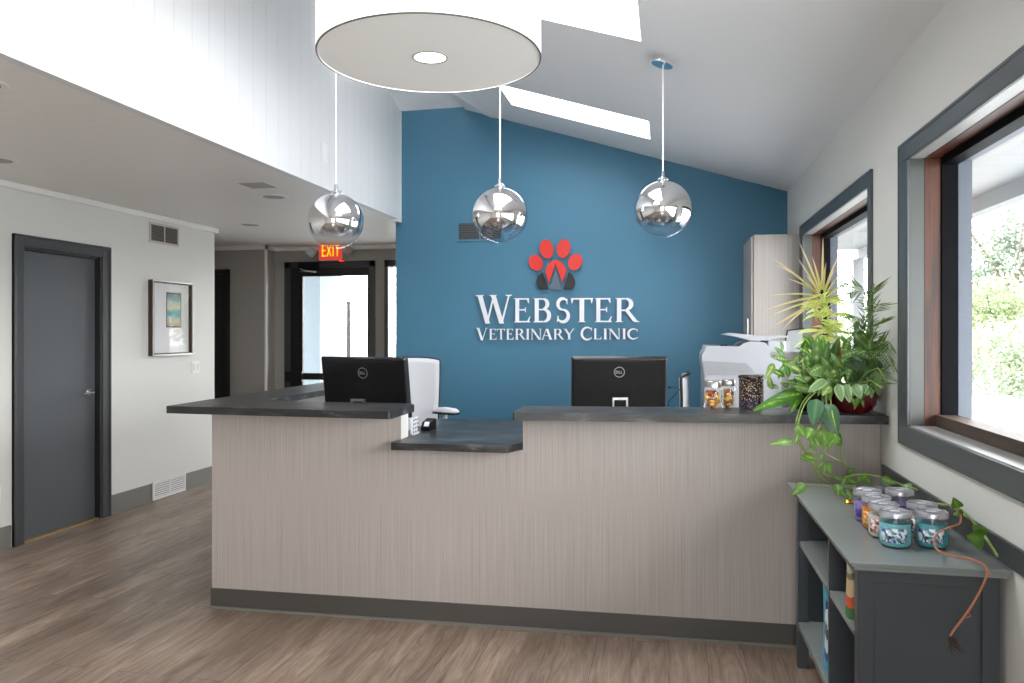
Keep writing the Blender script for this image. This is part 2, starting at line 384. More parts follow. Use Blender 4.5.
def copy_tree(o, parent=None):
    c = o.copy(); C.objects.link(c)
    if parent: c.parent = parent
    for ch in [x for x in bpy.data.objects if x.parent == o]: copy_tree(ch, c)
    return c

# ------------------------------------------------------------------ key planes
XR = .941; XL = -4.335; YB = 6.563; XG = -2.353; ZL = 2.458; YH = 8.4; YA = 8.2; YK = -2.6
SL = .304
def zr(x): return 2.589 + SL * (XR - x)

# ------------------------------------------------------------------ setting
struct(box('floor', m_floor, (-7.2, XR + .35, YK - .2, YH + .3, -.1, 0)), 'grey-brown wood plank vinyl floor running away from the viewer', 'floor')
# right wall with two windows
PRJ = .012
W1 = (-2.1, atx(906.8, 300, XR - PRJ).y, 1.073, 2.14); W2 = (atx(867, 300, XR - PRJ).y, atx(802.5, 300, XR - PRJ).y, 1.07, 2.14)
CW1 = atx(898.2, 300, XR - PRJ).y - W1[1]; XO = XR + .219
mb = MB()
def rwall(y0, y1, z0, z1): mb.box(XR, XO, y0, y1, z0, z1)
GP = .022
rwall(YK, W1[0] - GP, 0, 2.75); rwall(W1[1] + GP, W2[0] - GP, 0, 2.75); rwall(W2[1] + GP, YB + .15, 0, 2.75)
for w in (W1, W2): rwall(w[0] - GP, w[1] + GP, 0, w[2] - GP - .01); rwall(w[0] - GP, w[1] + GP, w[3] + GP, 2.75)
struct(mb.build('wall_right', m_wall), 'grey painted wall with two windows on the right', 'wall')
# windows
def window(name, w, lab, cwn=None):
    y0, y1, z0, z1 = w; cw = CW1; pr = PRJ; cwn = cwn or cw
    t = thing(name, lab, 'window', (XR, (y0 + y1) / 2, z0)); t['kind'] = 'structure'
    ox, oy, oz = t.location
    def L(mb_): mb_.M = Matrix.Translation((-ox, -oy, -oz)); return mb_
    m1 = L(MB())
    m1.box(XR - pr, XR, y0 - cwn, y1 + cw, z1, z1 + .075); m1.box(XR - pr, XR, y0 - cwn, y0, z0, z1); m1.box(XR - pr, XR, y1, y1 + cw, z0, z1)
    m1.box(XR - pr, XR, y0 - cwn, y1 + cw, z0 - .075, z0)
    # outer back-band
    for b in ((y0 - cwn - .003, y1 + cw + .003, z1 + .075 - .012, z1 + .078), (y0 - cwn - .003, y1 + cw + .003, z0 - .082, z0 - .066)):
        m1.box(XR - pr - .003, XR, *b)
    for b in ((y0 - cwn - .003, y0 - cwn + .012), (y1 + cw - .012, y1 + cw + .003)): m1.box(XR - pr - .003, XR, b[0], b[1], z0 - .08, z1 + .077)
    m1.build('casing', m_charc, t, bevel=.004)
    d0, d1, d2 = XR + .053, XR + .112, XO   # painted reveal | wood | dark sash
    m2 = L(MB()); g = GP - .001
    m2.box(XR, d0, y0 - g, y0, z0 - g, z1 + g, 0); m2.box(XR, d0, y1, y1 + g, z0 - g, z1 + g, 0); m2.box(XR, d0, y0, y1, z1, z1 + g, 1)
    m2.build('reveal', [m_reveal, m_sill], t)
    m3 = L(MB()); m3.box(d0, d1, y0 - g, y0 + .002, z0 - g, z1 + g, 0); m3.box(d0, d1, y1 - .002, y1 + g, z0 - g, z1 + g, 0); m3.box(d0, d1, y0, y1, z1 - .002, z1 + g, 1)
    m3.build('wood_jamb', [m_wood, m_woodh], t)
    m4 = L(MB()); s = .012
    m4.box(d1, d1 + .06, y0 - g, y0 + s, z0 - g, z1 + g); m4.box(d1, d1 + .06, y1 - s, y1 + g, z0 - g, z1 + g); m4.box(d1, d1 + .06, y0, y1, z1 - s - .02, z1 + g)
    m4.build('sash_frame', m_sash, t, bevel=.002)
    m6 = L(MB()); m6.box(d1 - .02, d1 + .06, y0, y1, z0 - .001, z0 + .050); m6.build('bottom_stop', m_woodd, t)
    m5 = L(MB()); m5.box(XR - .001, d1, y0 - g, y1 + g, z0 - .03, z0 + .004); m5.build('sill', m_sill, t, bevel=.002)
    m7 = L(MB()); m7.box(d1 + .045, d1 + .051, y0 + s - .004, y1 - s + .004, z0 + .045, z1 - s - .015); m7.build('pane', m_pane, t)
    m8 = L(MB()); e0, e1 = d1 + .06, XO + .002
    for b in ((y0 - g, y0 + s, z0 - g, z1 + g), (y1 - s, y1 + g, z0 - g, z1 + g), (y0, y1, z1 - .02, z1 + g), (y0, y1, z0 - .02, z0 + .012)): m8.box(e0, e1, *b)
    m8.build('outer_trim', m_ext, t)
    return t
window('window_1', W1, 'large near window with charcoal casing and stained wood jamb on the right wall')
window('window_2', W2, 'farther window with charcoal casing behind the potted plants', .066)
# chair rail on right wall
struct(MB().box(XR - .010, XR, YK, 3.70, .790, .858).box(XR - .013, XR, YK, 3.70, .850, .860).build('trim_1', m_dcase, bevel=.003), 'dark rail strip along the right wall above the bookcase', 'wall trim')
# back (blue) wall: polygon profile to the ceiling
mb = MB(); pts = [(-2.403, YB, 0), (XR, YB, 0), (XR, YB, zr(XR) + .3), (-2.403, YB, 4.1)]
mb.prism(pts, (0, .14, 0)); struct(mb.build('wall_back', m_blue), 'blue painted accent wall behind the reception counter', 'wall')
# vaulted ceiling, right slope, with two skylight openings
SK = [(-1.215, -.138, 5.44, 5.96), (-1.215, -.132, 2.35, 3.94)]
def slope_box(mb_, x0, x1, y0, y1, t0=0., t1=.14, mi=0):
    p = [(x0, y0, zr(x0) + t0), (x1, y0, zr(x1) + t0), (x1, y1, zr(x1) + t0), (x0, y1, zr(x0) + t0)]
    q = [(a, b, c + t1 - t0) for a, b, c in p]
    mb_.add(p + q, [(0, 3, 2, 1), (4, 5, 6, 7), (0, 1, 5, 4), (1, 2, 6, 5), (2, 3, 7, 6), (3, 0, 4, 7)], mi)
mb = MB(); xl, xr = -1.76, XR + .45
slope_box(mb, xl, SK[0][0], YK - .2, YB + .14); slope_box(mb, SK[0][1], xr, YK - .2, YB + .14)
ys = [YK - .2, SK[1][2], SK[1][3], SK[0][2], SK[0][3], YB + .14]
for k in (0, 2, 4): slope_box(mb, SK[0][0], SK[0][1], ys[k], ys[k + 1])
struct(mb.build('ceiling', m_ceil), 'sloping white ceiling with two skylights', 'ceiling')
for k, s in enumerate(SK):
    t = thing('window_%d' % (3 + k), ['bright skylight in the slope just above the blue wall', 'larger bright skylight cut by the top edge of the picture'][k], 'skylight', ((s[0] + s[1]) / 2, (s[2] + s[3]) / 2, zr((s[0] + s[1]) / 2))); t['kind'] = 'structure'
    T = Matrix.Translation(-t.location)
    g = MB(); g.M = T; slope_box(g, s[0] - .02, s[1] + .02, s[2] - .02, s[3] + .02, .012, .018); g.build('pane', m_pane, t)
    f = MB(); f.M = T
    for b in ((s[0] - .06, s[0], s[2] - .06, s[3] + .06), (s[1], s[1] + .06, s[2] - .06, s[3] + .06), (s[0], s[1], s[2] - .06, s[2]), (s[0], s[1], s[3], s[3] + .06)):
        slope_box(f, *b, .141, .17)
    f.build('curb', m_trimw, t)
# left ceiling facet rising towards the viewer, hip line and small beam
mb = MB()
H0 = Vector((-1.697, YB, 3.408)); H1 = Vector((-1.758, 6.079, 3.395)); H2 = Vector((-1.80, 5.75, 3.41)); H3 = Vector((-1.76, 4.9, 3.41))
la = [(-2.42, YB + .1, 3.40), (-1.66, YB + .1, 3.408), (-1.74, 6.0, 3.585), (-1.74, 4.85, 3.95), (-2.42, 4.85, 3.95)]
mb.prism(la, (0, 0, .12))
mb.prism([(-1.74, YK - .2, zr(-1.74)), (-2.42, YK - .2, 3.95), (-2.42, 4.87, 3.95), (-1.74, 4.87, zr(-1.74))], (0, 0, .14))
mb.prism([(-1.70, YB, 3.40), (-1.76, 6.079, 3.39), (-1.76, 4.85, 3.39), (-1.76, 4.85, 4.0), (-1.76, 6.079, 3.7), (-1.70, YB, 3.42)], (.03, 0, 0))
mb.prism([(-2.42, 4.86, 3.38), (-1.74, 4.86, 3.38), (-1.74, 4.86, 4.0), (-2.42, 4.86, 4.0)], (0, -.02, 0)) if False else None
struct(mb.build('ceiling_left', m_ceil), 'small ceiling facet above the white boarded wall', 'ceiling')
mb = MB(); B = [aty(472, 109.3, YB), aty(488, 116.3, YB), aty(491, 117.7, YB), aty(500, 118.7, YB), aty(502, 109, YB)]
B2 = [Vector((-1.775, 5.95, 3.40)), Vector((-1.73, 5.95, 3.385)), Vector((-1.72, 5.95, 3.38)), Vector((-1.69, 5.95, 3.385)), Vector((-1.66, 5.95, 3.42))]
mb.add(B + B2, [(0, 1, 2, 3, 4), (9, 8, 7, 6, 5)] + [(i, (i + 1) % 5, 5 + (i + 1) % 5, 5 + i) for i in range(5)])
struct(mb.build('trim_2', m_ceil), 'short wedge-shaped beam end where the ceiling meets the blue wall', 'beam')
# gable wall (white boards) hanging over the opening
mb = MB(); mb.prism([(XG, YK, ZL - .005), (XG, YB, ZL - .005), (XG, YB, 3.42), (XG, 4.85, 3.98), (XG, YK, 3.98)], (-.05, 0, 0))
struct(mb.build('wall_upper_left', m_gable), 'white vertical-board upper wall above the low ceiling', 'wall')
mb = MB(); mb.box(XG - .055, XG + .006, YB - .03, YB, ZL - .03, 3.42); mb.box(XG - .06, XG + .004, YB - .10, YB, ZL - .03, ZL + .004)
struct(mb.build('trim_3', m_trimw), 'white corner board where the boarded wall meets blue', 'wall trim')
t = thing('cover_plate', 'blank white cover plate on the white boarded wall', 'cover plate', atx(324.5, 163, XG + .0005))
box('plate', m_trimw, (0, .005, -.04, .04, 0, .14), t, bevel=.002)
# low ceiling
struct(box('ceiling_low', m_lowc, (-7.2, XG - .001, YK - .2, YH + .2, ZL, ZL + .1)), 'low grey board ceiling over the hallway side', 'ceiling')
# left wall with door opening
YE = 6.765; D0, D1, DZ = 4.49, 5.235, 2.035
mb = MB()
mb.box(XL - .14, XL, YK, D0, 0, ZL); mb.box(XL - .14, XL, D1, YE, 0, ZL); mb.box(XL - .14, XL, D0, D1, DZ, ZL)
struct(mb.build('wall_left', m_wall), 'light grey painted wall with the grey door', 'wall')
struct(MB().box(XL - .18, XL + .03, YK, YE + .03, ZL - .045, ZL - .001).build('trim_4', m_trimw, bevel=.006), 'pale crown strip along the top of the left wall', 'wall trim')
mb = MB(); mb.box(XL, XL + .012, YK, D0 - .1, 0, .155); mb.box(XL, XL + .012, D1 + .1, YE + .01, 0, .155); mb.box(XL - .14, XL + .012, YE, YE + .012, 0, .155)
mb.box(XL, XL + .022, YK, D0 - .1, 0, .012); mb.box(XL, XL + .022, D1 + .1, YE + .01, 0, .012)
struct(mb.build('baseboard_left', m_base), 'grey vinyl cove base along the left wall', 'baseboard')
# grey door (structure)
t = thing('door_1', 'plain grey flush door in a charcoal frame on the left wall', 'door', (XL, (D0 + D1) / 2, 0)); t['kind'] = 'structure'
T = Matrix.Translation((-XL, -(D0 + D1) / 2, 0))
def LM(): m_ = MB(); m_.M = T; return m_
m1 = LM(); cw = .085
m1.box(XL, XL + .02, D0 - cw, D0, 0, DZ + .075); m1.box(XL, XL + .02, D1, D1 + cw, 0, DZ + .075); m1.box(XL, XL + .02, D0, D1, DZ, DZ + .075)
m1.box(XL, XL + .028, D0 - cw, D0 - cw + .015, 0, DZ + .08); m1.box(XL, XL + .028, D1 + cw - .015, D1 + cw, 0, DZ + .08); m1.box(XL, XL + .028, D0 - cw, D1 + cw, DZ + .062, DZ + .08)
m1.build('casing', m_dcase, t, bevel=.003)
m2 = LM(); m2.box(XL - .14, XL, D0, D0 + .02, 0, DZ); m2.box(XL - .14, XL, D1 - .02, D1, 0, DZ); m2.box(XL - .14, XL, D0, D1, DZ - .02, DZ)
m2.build('jamb', m_dark, t)
m3 = LM(); m3.box(XL - .075, XL - .035, D0 + .022, D1 - .022, .012, DZ - .022); m3.build('door_panel', m_door, t, bevel=.002)
m4 = LM(); hy = D1 - .09; hz = .985
m4.M = T @ Matrix.Translation((XL - .035, hy, hz)) @ Matrix.Rotation(PI / 2, 4, 'Y')
m4.lathe([(.028, 0), (.03, .004), (.026, .012), (.012, .014), (.011, .045)], seg=20)
m4.M = T; m4.tube([(XL + .01, hy, hz), (XL + .012, hy - .03, hz), (XL + .012, hy - .07, hz - .003), (XL + .008, hy - .11, hz - .008)], [.011, .0105, .009, .008], 10)
m4.build('door_handle', m_chrome, t, smooth=True)
m5 = LM(); m5.box(XL - .074, XL - .0, D0 + .02, D1 - .02, 0, .010); m5.build('threshold', mat('threshold_wood', rgb(150, 126, 84), .5), t)
# dark void behind the door opening is closed by the panel; hallway
mb = MB(); cx = -4.591
mb.box(-7.2, aty(215, 271, YA).x - .9, YA, YA + .14, 0, ZL); dx1 = aty(229, 271, YA).x; dx0 = dx1 - .9
mb.box(dx1, cx, YA, YH, 0, ZL); mb.box(dx0 - .3, dx1, YA, YA + .14, 2.17, ZL)
struct(mb.build('wall_hall', m_taupew), 'shadowed taupe wall at the far end of the hallway', 'wall')
struct(MB().box(dx0, dx1 - .03, YA + .05, YA + .09, 0, 2.14).box(dx1 - .05, dx1 + .015, YA - .015, YA + .1, 0, 2.185).box(dx0 - .02, dx1, YA - .015, YA + .1, 2.13, 2.185).build('door_2', m_dkhall), 'dark door at the far left of the hallway', 'door')
# far wall with entrance door and sidelight
P = lambda px, py: aty(px, py, YH)
ex0, ex1 = P(285, 262).x, P(375.5, 262).x; ez = 2.276
sx0 = P(385, 262).x
mb = MB(); f0, f1 = ex0 + .07, ex1 - .07; g0, g1 = sx0 + .04, sx0 + .7
mb.box(cx - .3, f0, YH, YH + .16, 0, ZL); mb.box(f1, g0, YH, YH + .16, 0, ZL); mb.box(f0, f1, YH, YH + .16, ez - .07, ZL)
mb.box(g0, g1, YH, YH + .16, ez - .07, ZL); mb.box(g1, -2.2, YH, YH + .16, 0, ZL)
struct(mb.build('wall_far', m_taupew), 'taupe wall around the glazed entrance door', 'wall')
struct(MB().box(cx, -2.3, YH - .03, YH, ZL - .05, ZL - .001).box(-7.2, cx + .03, YA - .03, YA, ZL - .05, ZL - .001).box(cx, cx + .03, YA - .03, YH, ZL - .05, ZL - .001).build('trim_5', m_trimw), 'pale crown strip along the far hallway walls', 'wall trim')
struct(MB().box(cx - .012, cx + .012, YA - .012, YA + .012, 0, ZL - .05).build('corner_highlight', m_trimw), 'pale strip standing in for the highlight on the hallway wall corner', 'wall trim')  # highlight on the outer wall corner, built as a thin white strip
t = thing('door_3', 'glazed entrance door with dark bronze frame under the exit sign', 'door', ((ex0 + ex1) / 2, YH, 0)); t['kind'] = 'structure'
T = Matrix.Translation(-t.location)
m1 = LM(); m1.box(ex0, ex0 + .075, YH - .02, YH, 0, ez); m1.box(ex1 - .075, ex1, YH - .02, YH, 0, ez); m1.box(ex0, ex1, YH - .02, YH, ez - .075, ez); m1.build('casing', m_dcase, t, bevel=.003)
gx0, gx1, gzt = P(303, 276).x, P(367.5, 276).x, P(340, 276).z; zb = P(303, 373).z; zb2 = P(303, 379.5).z
m2 = LM()
m2.box(f0, gx0, YH - .01, YH + .04, .05, ez - .07); m2.box(gx1, f1, YH - .01, YH + .04, .05, ez - .07); m2.box(gx0, gx1, YH - .01, YH + .04, gzt, ez - .07)
m2.box(gx0, gx1, YH - .03, YH + .04, zb2, zb); m2.box(gx0, gx1, YH - .01, YH + .04, .05, .3)
m2.box(P(288, 370).x, gx0 + .02, YH - .07, YH - .01, zb2 - .02, zb + .02)
m2.build('door_frame', m_dark, t, bevel=.003)
m3 = LM(); m3.box(gx0, gx1, YH + .012, YH + .018, .3, gzt); m3.build('pane', m_pane, t)
m4 = LM(); m4.box(P(302, 262).x, P(320, 262).x, YH - .11, YH - .02, P(300, 272).z, P(300, 263.5).z, 0); m4.tube([P(304, 269.5) + Vector((0, -.1, 0)), P(312, 272) + Vector((0, -.2, 0)), P(319, 272.5) + Vector((0, -.08, 0))], .009, 6, 1)
m4.build('door_closer', [m_black, m_alu], t)
t = thing('window_5', 'narrow sidelight window right of the entrance door', 'window', (sx0 + .35, YH, 0)); t['kind'] = 'structure'
T = Matrix.Translation(-t.location)
m1 = LM(); m1.box(sx0, sx0 + .045, YH - .02, YH + .1, .1, ez); m1.box(sx0, g1 + .05, YH - .02, YH + .1, ez - .07, ez); m1.box(g1, g1 + .05, YH - .02, YH + .1, .1, ez); m1.box(sx0, g1, YH - .02, YH + .1, .1, .3); m1.build('casing', m_dcase, t)
m3 = LM(); m3.box(g0, g1, YH + .05, YH + .056, .3, ez - .07); m3.build('pane', m_pane, t)
# enclosure out of view: hall side wall, left end, room back with shop windows
struct(box('wall_hall_side', m_taupew, (-2.40, -2.30, YB + .14, YH, 0, ZL)))
struct(box('wall_hall_end', m_taupew, (-7.3, -7.2, YK, YH, 0, ZL)))
mb = MB(); openings = [(-.95, .45, .3, 2.2)]
xs = -7.3
for (a, b, c, d) in openings: mb.box(xs, a, YK - .15, YK, 0, 4.1); mb.box(a, b, YK - .15, YK, 0, c); mb.box(a, b, YK - .15, YK, d, 4.1); xs = b
mb.box(xs, XO, YK - .15, YK, 0, 4.1)
struct(mb.build('wall_rear', m_wall))
for k, (a, b, c, d) in enumerate(openings):
    t = thing('window_%d' % (6 + k), 'rear shop window behind the viewer', 'window', ((a + b) / 2, YK, c)); t['kind'] = 'structure'
    T = Matrix.Translation(-t.location)
    m1 = LM(); w_ = .06
    m1.box(a, a + w_, YK - .1, YK + .02, c, d); m1.box(b - w_, b, YK - .1, YK + .02, c, d); m1.box(a, b, YK - .1, YK + .02, d - w_, d); m1.box(a, b, YK - .1, YK + .02, c, c + w_); m1.build('frame', m_dark, t)
    m3 = LM(); m3.box(a, b, YK - .07, YK - .064, c, d); m3.build('pane', m_pane, t)

# ------------------------------------------------------------------ reception counter
A0 = Vector((-2.358, 3.657, 0)); ANG = math.radians(1.493)
t = thing('reception_counter', 'long taupe strand-laminate reception counter with dark vinyl base', 'counter', A0, ANG)
TH = .115
mb = MB(); mb.box(0, 1.037, 0, TH, .104, 1.048, 0); mb.box(1.037, 1.659, 0, TH, .104, .873, 0); mb.box(1.659, 3.296, 0, TH, .104, 1.046, 0)
mb.build('front_panel', m_lam, t)
mb = MB(); mb.box(1.0371, 1.0385, .001, TH - .001, .91, 1.046); mb.build('panel_end', m_offw, t)
mb = MB(); mb.box(-.004, 3.294, -.006, TH, 0, .104); mb.build('toe_base', m_kick, t)
mb = MB(); mb.box(-.006, 3.292, -.016, -.006, 0, .011); mb.build('base_strip', m_alu if False else m_base, t)
mb = MB(); mb.box(0, .10, TH, 1.8, .104, 1.048); mb.box(0, .10, TH, 1.8, 0, .104); mb.build('side_panel', m_lam, t)
def slab(name, pts, z0, z1, label, bev=.006):
    c = Vector((sum(p[0] for p in pts) / len(pts), sum(p[1] for p in pts) / len(pts), z0))
    mb = MB(); mb.prism([(p[0] - c.x, p[1] - c.y, 0) for p in pts], (0, 0, z1 - z0))
    o = mb.build(name, m_stone, bevel=bev, seg=3, loc=c); return tag(o, label, 'worktop')
slab('countertop', [(-2.431, 3.38), (-1.262, 3.352), (-1.255, 3.362), (-1.257, 3.70), (-1.30, 3.757), (-1.925, 3.745), (-2.13, 3.80), (-2.13, 5.42), (-2.47, 5.44)], 1.049, 1.085, 'raised dark slate L-shaped worktop on the left of the counter')
slab('countertop', [(-1.330, 3.56), (-.752, 3.575), (-.702, 3.69), (-.702, 4.66), (-1.40, 4.62), (-1.40, 3.80), (-1.318, 3.80)], .875, .91, 'lower dark slate worktop between the two raised ones')
slab('countertop', [(-.695, 3.425), (.936, 3.604), (.936, 3.955), (-.706, 3.735)], 1.048, 1.085, 'raised dark slate worktop on the right under the plants')
# inner desks
def desk(x0, x1, y0, y1, lab):
    t = thing('desk', lab, 'desk', (x0, y0, 0))
    box('desktop', m_offw, (0, x1 - x0, 0, y1 - y0, .715, .74), t, bevel=.002)
    box('side_panel', m_offw, (0, .02, .05, y1 - y0 - .05, 0, .715), t); box('side_panel', m_offw, (x1 - x0 - .02, x1 - x0, .05, y1 - y0 - .05, 0, .715), t)
desk(-2.18, -1.36, 3.83, 4.6, 'white work desk behind the left raised worktop')
desk(-.66, .55, 3.9, 4.75, 'white work desk behind the right raised worktop')

# ------------------------------------------------------------------ monitors
def polytext_DELL(mb_, w, h, y):
    # four letters inside the ring, drawn with bars; the E is tilted
    def bar(x0, z0, x1, z1, th=.0030):
        d = Vector((x1 - x0, 0, z1 - z0)); n = Vector((-d.z, 0, d.x)).normalized() * th / 2
        p = [Vector((x0, y, z0)) + n, Vector((x1, y, z1)) + n, Vector((x1, y, z1)) - n, Vector((x0, y, z0)) - n]
        mb_.prism(p, (0, -.0012, 0))
    u = w / 4.3
    x = -w / 2; bar(x, -h / 2, x, h / 2); bar(x, h / 2, x + u * .55, h / 2 * .9); bar(x + u * .55, h / 2 * .9, x + u * .85, 0); bar(x + u * .85, 0, x + u * .55, -h / 2 * .9); bar(x, -h / 2, x + u * .55, -h / 2 * .9)
    x += u * 1.15; q = .35
    def rt(a, b): return (x + u * .4 + a * math.cos(q) - b * math.sin(q), a * math.sin(q) + b * math.cos(q))
    for (a0, b0, a1, b1) in ((-u * .35, -h / 2, -u * .35, h / 2), (-u * .35, h / 2, u * .35, h / 2), (-u * .35, 0, u * .3, 0), (-u * .35, -h / 2, u * .35, -h / 2)):
        bar(*rt(a0, b0), *rt(a1, b1))
    x += u * 1.15
    for k in range(2): bar(x, -h / 2, x, h / 2); bar(x, -h / 2, x + u * .6, -h / 2); x += u * .95
def make_monitor(label):
    t = thing('computer_monitor', label, 'computer', (0, 0, .74), 0)
    W = .545; H = .34; zc = .40
    tilt = Matrix.Translation((0, 0, zc)) @ Matrix.Rotation(math.radians(9), 4, 'X')
    mb = MB(); mb.M = tilt
    # back housing: front bezel slab and a slightly smaller bulged back (back faces -Y)
    mb.box(-W / 2, W / 2, .012, .03, -H / 2, H / 2)
    a = [(-W / 2 + .002, .012, -H / 2 + .002), (W / 2 - .002, .012, -H / 2 + .002), (W / 2 - .002, .012, H / 2 - .002), (-W / 2 + .002, .012, H / 2 - .002)]
    b = [(-W / 2 + .010, -.004, -H / 2 + .008), (W / 2 - .010, -.004, -H / 2 + .008), (W / 2 - .010, -.004, H / 2 - .008), (-W / 2 + .010, -.004, H / 2 - .008)]
    mb.add(a + b, [(4, 5, 6, 7), (0, 1, 5, 4), (1, 2, 6, 5), (2, 3, 7, 6), (3, 0, 4, 7)])
    mb.build('housing', m_black, t, bevel=.006, seg=3)
    mb = MB(); mb.M = tilt; mb.box(-W / 2 + .07, W / 2 - .07, -.0055, -.0035, H / 2 - .026, H / 2 - .019); mb.build('vent_slot', m_blackm, t)
    mb = MB(); mb.M = tilt; mb.box(-.078, .078, -.0052, -.0035, -.09, .036); mb.build('mount_cover', m_black, t, bevel=.001)
    mb = MB(); mb.M = tilt; mb.box(-W / 2 + .008, W / 2 - .008, .03, .0312, -H / 2 + .02, H / 2 - .008); mb.build('screen', m_black, t)
    mb = MB(); mb.M = tilt @ Matrix.Translation((0, 0, .083)); 
    n = 40; r0, r1 = .0265, .031; BK = -.0040
    vs = []; 
    for k in range(n):
        c_, s_ = math.cos(2 * PI * k / n), math.sin(2 * PI * k / n)
        vs += [(r0 * c_, BK, r0 * s_), (r1 * c_, BK, r1 * s_), (r0 * c_, BK - .002, r0 * s_), (r1 * c_, BK - .002, r1 * s_)]
    fs = []
    for k in range(n):
        i, j = 4 * k, 4 * ((k + 1) % n); fs += [(i + 2, i + 3, j + 3, j + 2), (i + 1, j + 1, j + 3, i + 3), (i, i + 2, j + 2, j)]
    mb.add(vs, fs); polytext_DELL(mb, .040, .015, BK - .0008)
    mb.build('round_emblem', m_alu, t)
    # stand loop and foot
    mb = MB()
    for sx in (-1, 1): mb.prism([(sx * .034, -.075, .008), (sx * .034, -.055, .008), (sx * .034, -.055, .338), (sx * .034, -.075, .338)], (sx * .009, 0, 0))
    mb.prism([(-.043, -.075, .328), (-.043, -.055, .328), (-.043, -.055, .340), (-.043, -.075, .340)], (.086, 0, 0))
    mb.box(-.043, .043, -.055, .03, .24, .26)
    mb.build('stand', m_alu, t, smooth=True)
    mb = MB(); mb.box(-.11, .11, -.12, .12, 0, .014); mb.build('foot', m_blackm, t, bevel=.005)
    return t
mon = make_monitor('black all-in-one computer back with round emblem, behind the right raised worktop')
mon.location = (-.28, 4.44, .74); mon.rotation_euler.z = math.radians(9)
m2_ = copy_tree(mon); m2_.location = (-1.672, 4.06, .74); m2_.rotation_euler.z = math.radians(-8)
m2_['label'] = 'black all-in-one computer back, angled, behind the left raised worktop'
for o in (mon, m2_): o['group'] = 'all-in-one computers at the reception desks'
mb = MB(); q = mon.location
mb.tube([aty(668, 387, 4.47), aty(671, 387, 4.47)], .008, 6); mb.tube([aty(671, 387, 4.47), aty(676, 387.5, 4.45), aty(680, 389, 4.45), aty(676, 394, 4.45), aty(669, 401, 4.47), aty(668, 410, 4.48), Vector((.02, 4.5, .742))], .0022, 5)
tag(mb.build('power_cable', m_blackm), 'thin black cable hanging from the right-hand computer', 'cable')

# ------------------------------------------------------------------ task chairs
def make_chair(label):
    t = thing('task_chair', label, 'chair', (0, 0, 0), 0)
    # front is -Y
    mb = MB()
    n = 14; prof = []
    for k in range(n + 1):
        v = k / n; z = .70 + v * .56; w = .205 + .03 * math.sin(v * PI * .5 + .2) - (.018 if v < .12 else 0); y = .19 + .03 * math.sin((v) * PI * 1.1) + .05 * v * v
        prof.append((w, y, z))
    vs = []; fs = []; m = 12
    for (w, y, z) in prof:
        for j in range(m + 1):
            u = -1 + 2 * j / m; vs.append((u * w, y - .045 * u * u * 1.0, z - (.018 * u ** 4 if z > 1.2 else 0)))
    for i in range(n):
        for j in range(m): a = i * (m + 1) + j; fs.append((a, a + 1, a + m + 2, a + m + 1))
    mb.add(vs, fs); mb.build('backrest', m_mesh, t, smooth=True, solid=.012)
    edge = [vs[i * (m + 1)] for i in range(n + 1)] + [vs[n * (m + 1) + j] for j in range(1, m + 1)] + [vs[i * (m + 1) + m] for i in range(n - 1, -1, -1)] + [vs[j] for j in range(m - 1, -1, -1)]
    mb = MB(); mb.tube([(a, b + .008, c) for a, b, c in edge], .010, 8); mb.build('back_frame', m_blackm, t, smooth=True)
    mb = MB(); mb.tube([(0, .20, .50), (0, .27, .62), (0, .28, .80), (0, .25, .95)], [.024, .022, .018, .014], 8); mb.build('back_support', m_white, t, smooth=True)
    mb = MB(); mb.box(-.24, .24, -.25, .21, .555, .62); mb.build('seat', m_seatf, t, bevel=.028, seg=4, smooth=True)
    for s in (-1, 1):
        mb = MB(); mb.tube([(s * .2, .02, .55), (s * .27, .03, .57), (s * .262, .03, .66), (s * .262, .02, .88)], [.016, .018, .018, .015], 8)
        a = mb.build('armrest', m_white, t, smooth=True); pr_ = (0, 0, .75)
        mb = MB(); mb.lathe([(.0, -.012), (.03, -.012), (.043, -.002), (.043, .008), (.034, .022), (.0, .03)], seg=20); mb.v = [(x, y * 2.7, z) for x, y, z in mb.v]
        mb.build('arm_pad', [m_white], a, smooth=True, loc=(s * .262, -.03, .893), rot=pr_)
        mb = MB(); mb.box(-.036, .036, -.10, .10, -.02, -.010); mb.build('pad_base', m_blackm, a, loc=(s * .262, -.03, .893), bevel=.004, rot=pr_)
    mb = MB(); mb.lathe([(.028, .09), (.028, .32), (.018, .33), (.018, .555)], seg=16); mb.build('gas_column', m_blackm, t, smooth=True)
    for k in range(5):
        a = 2 * PI * k / 5 + .3; c_, s_ = math.cos(a), math.sin(a)
        mb = MB(); mb.tube([(.02 * c_, .02 * s_, .105), (.16 * c_, .16 * s_, .09), (.29 * c_, .29 * s_, .068)], [.024, .02, .015], 8); L_ = mb.build('leg', m_blackm, t, smooth=True)
        mb = MB(); mb.M = Matrix.Translation((.29 * c_, .29 * s_, .028)) @ Matrix.Rotation(a, 4, 'Z') @ Matrix.Rotation(PI / 2, 4, 'X'); mb.lathe([(.028, -.02), (.028, .02)], seg=14); mb.build('caster', m_blackm, L_)
    return t
ch = make_chair('white mesh task chair with dark edge, behind the left-hand computer')
ch.location = (-1.79, 5.14, 0); ch.rotation_euler.z = math.radians(22)
c2 = copy_tree(ch); c2['label'] = 'white task chair turned side-on, between right-hand computer and white printer'
c2.location = (-.105, 5.30, 0); c2.rotation_euler.z = math.radians(-93); c2.scale.z = .93
for o in (ch, c2): o['group'] = 'task chairs behind the counter'

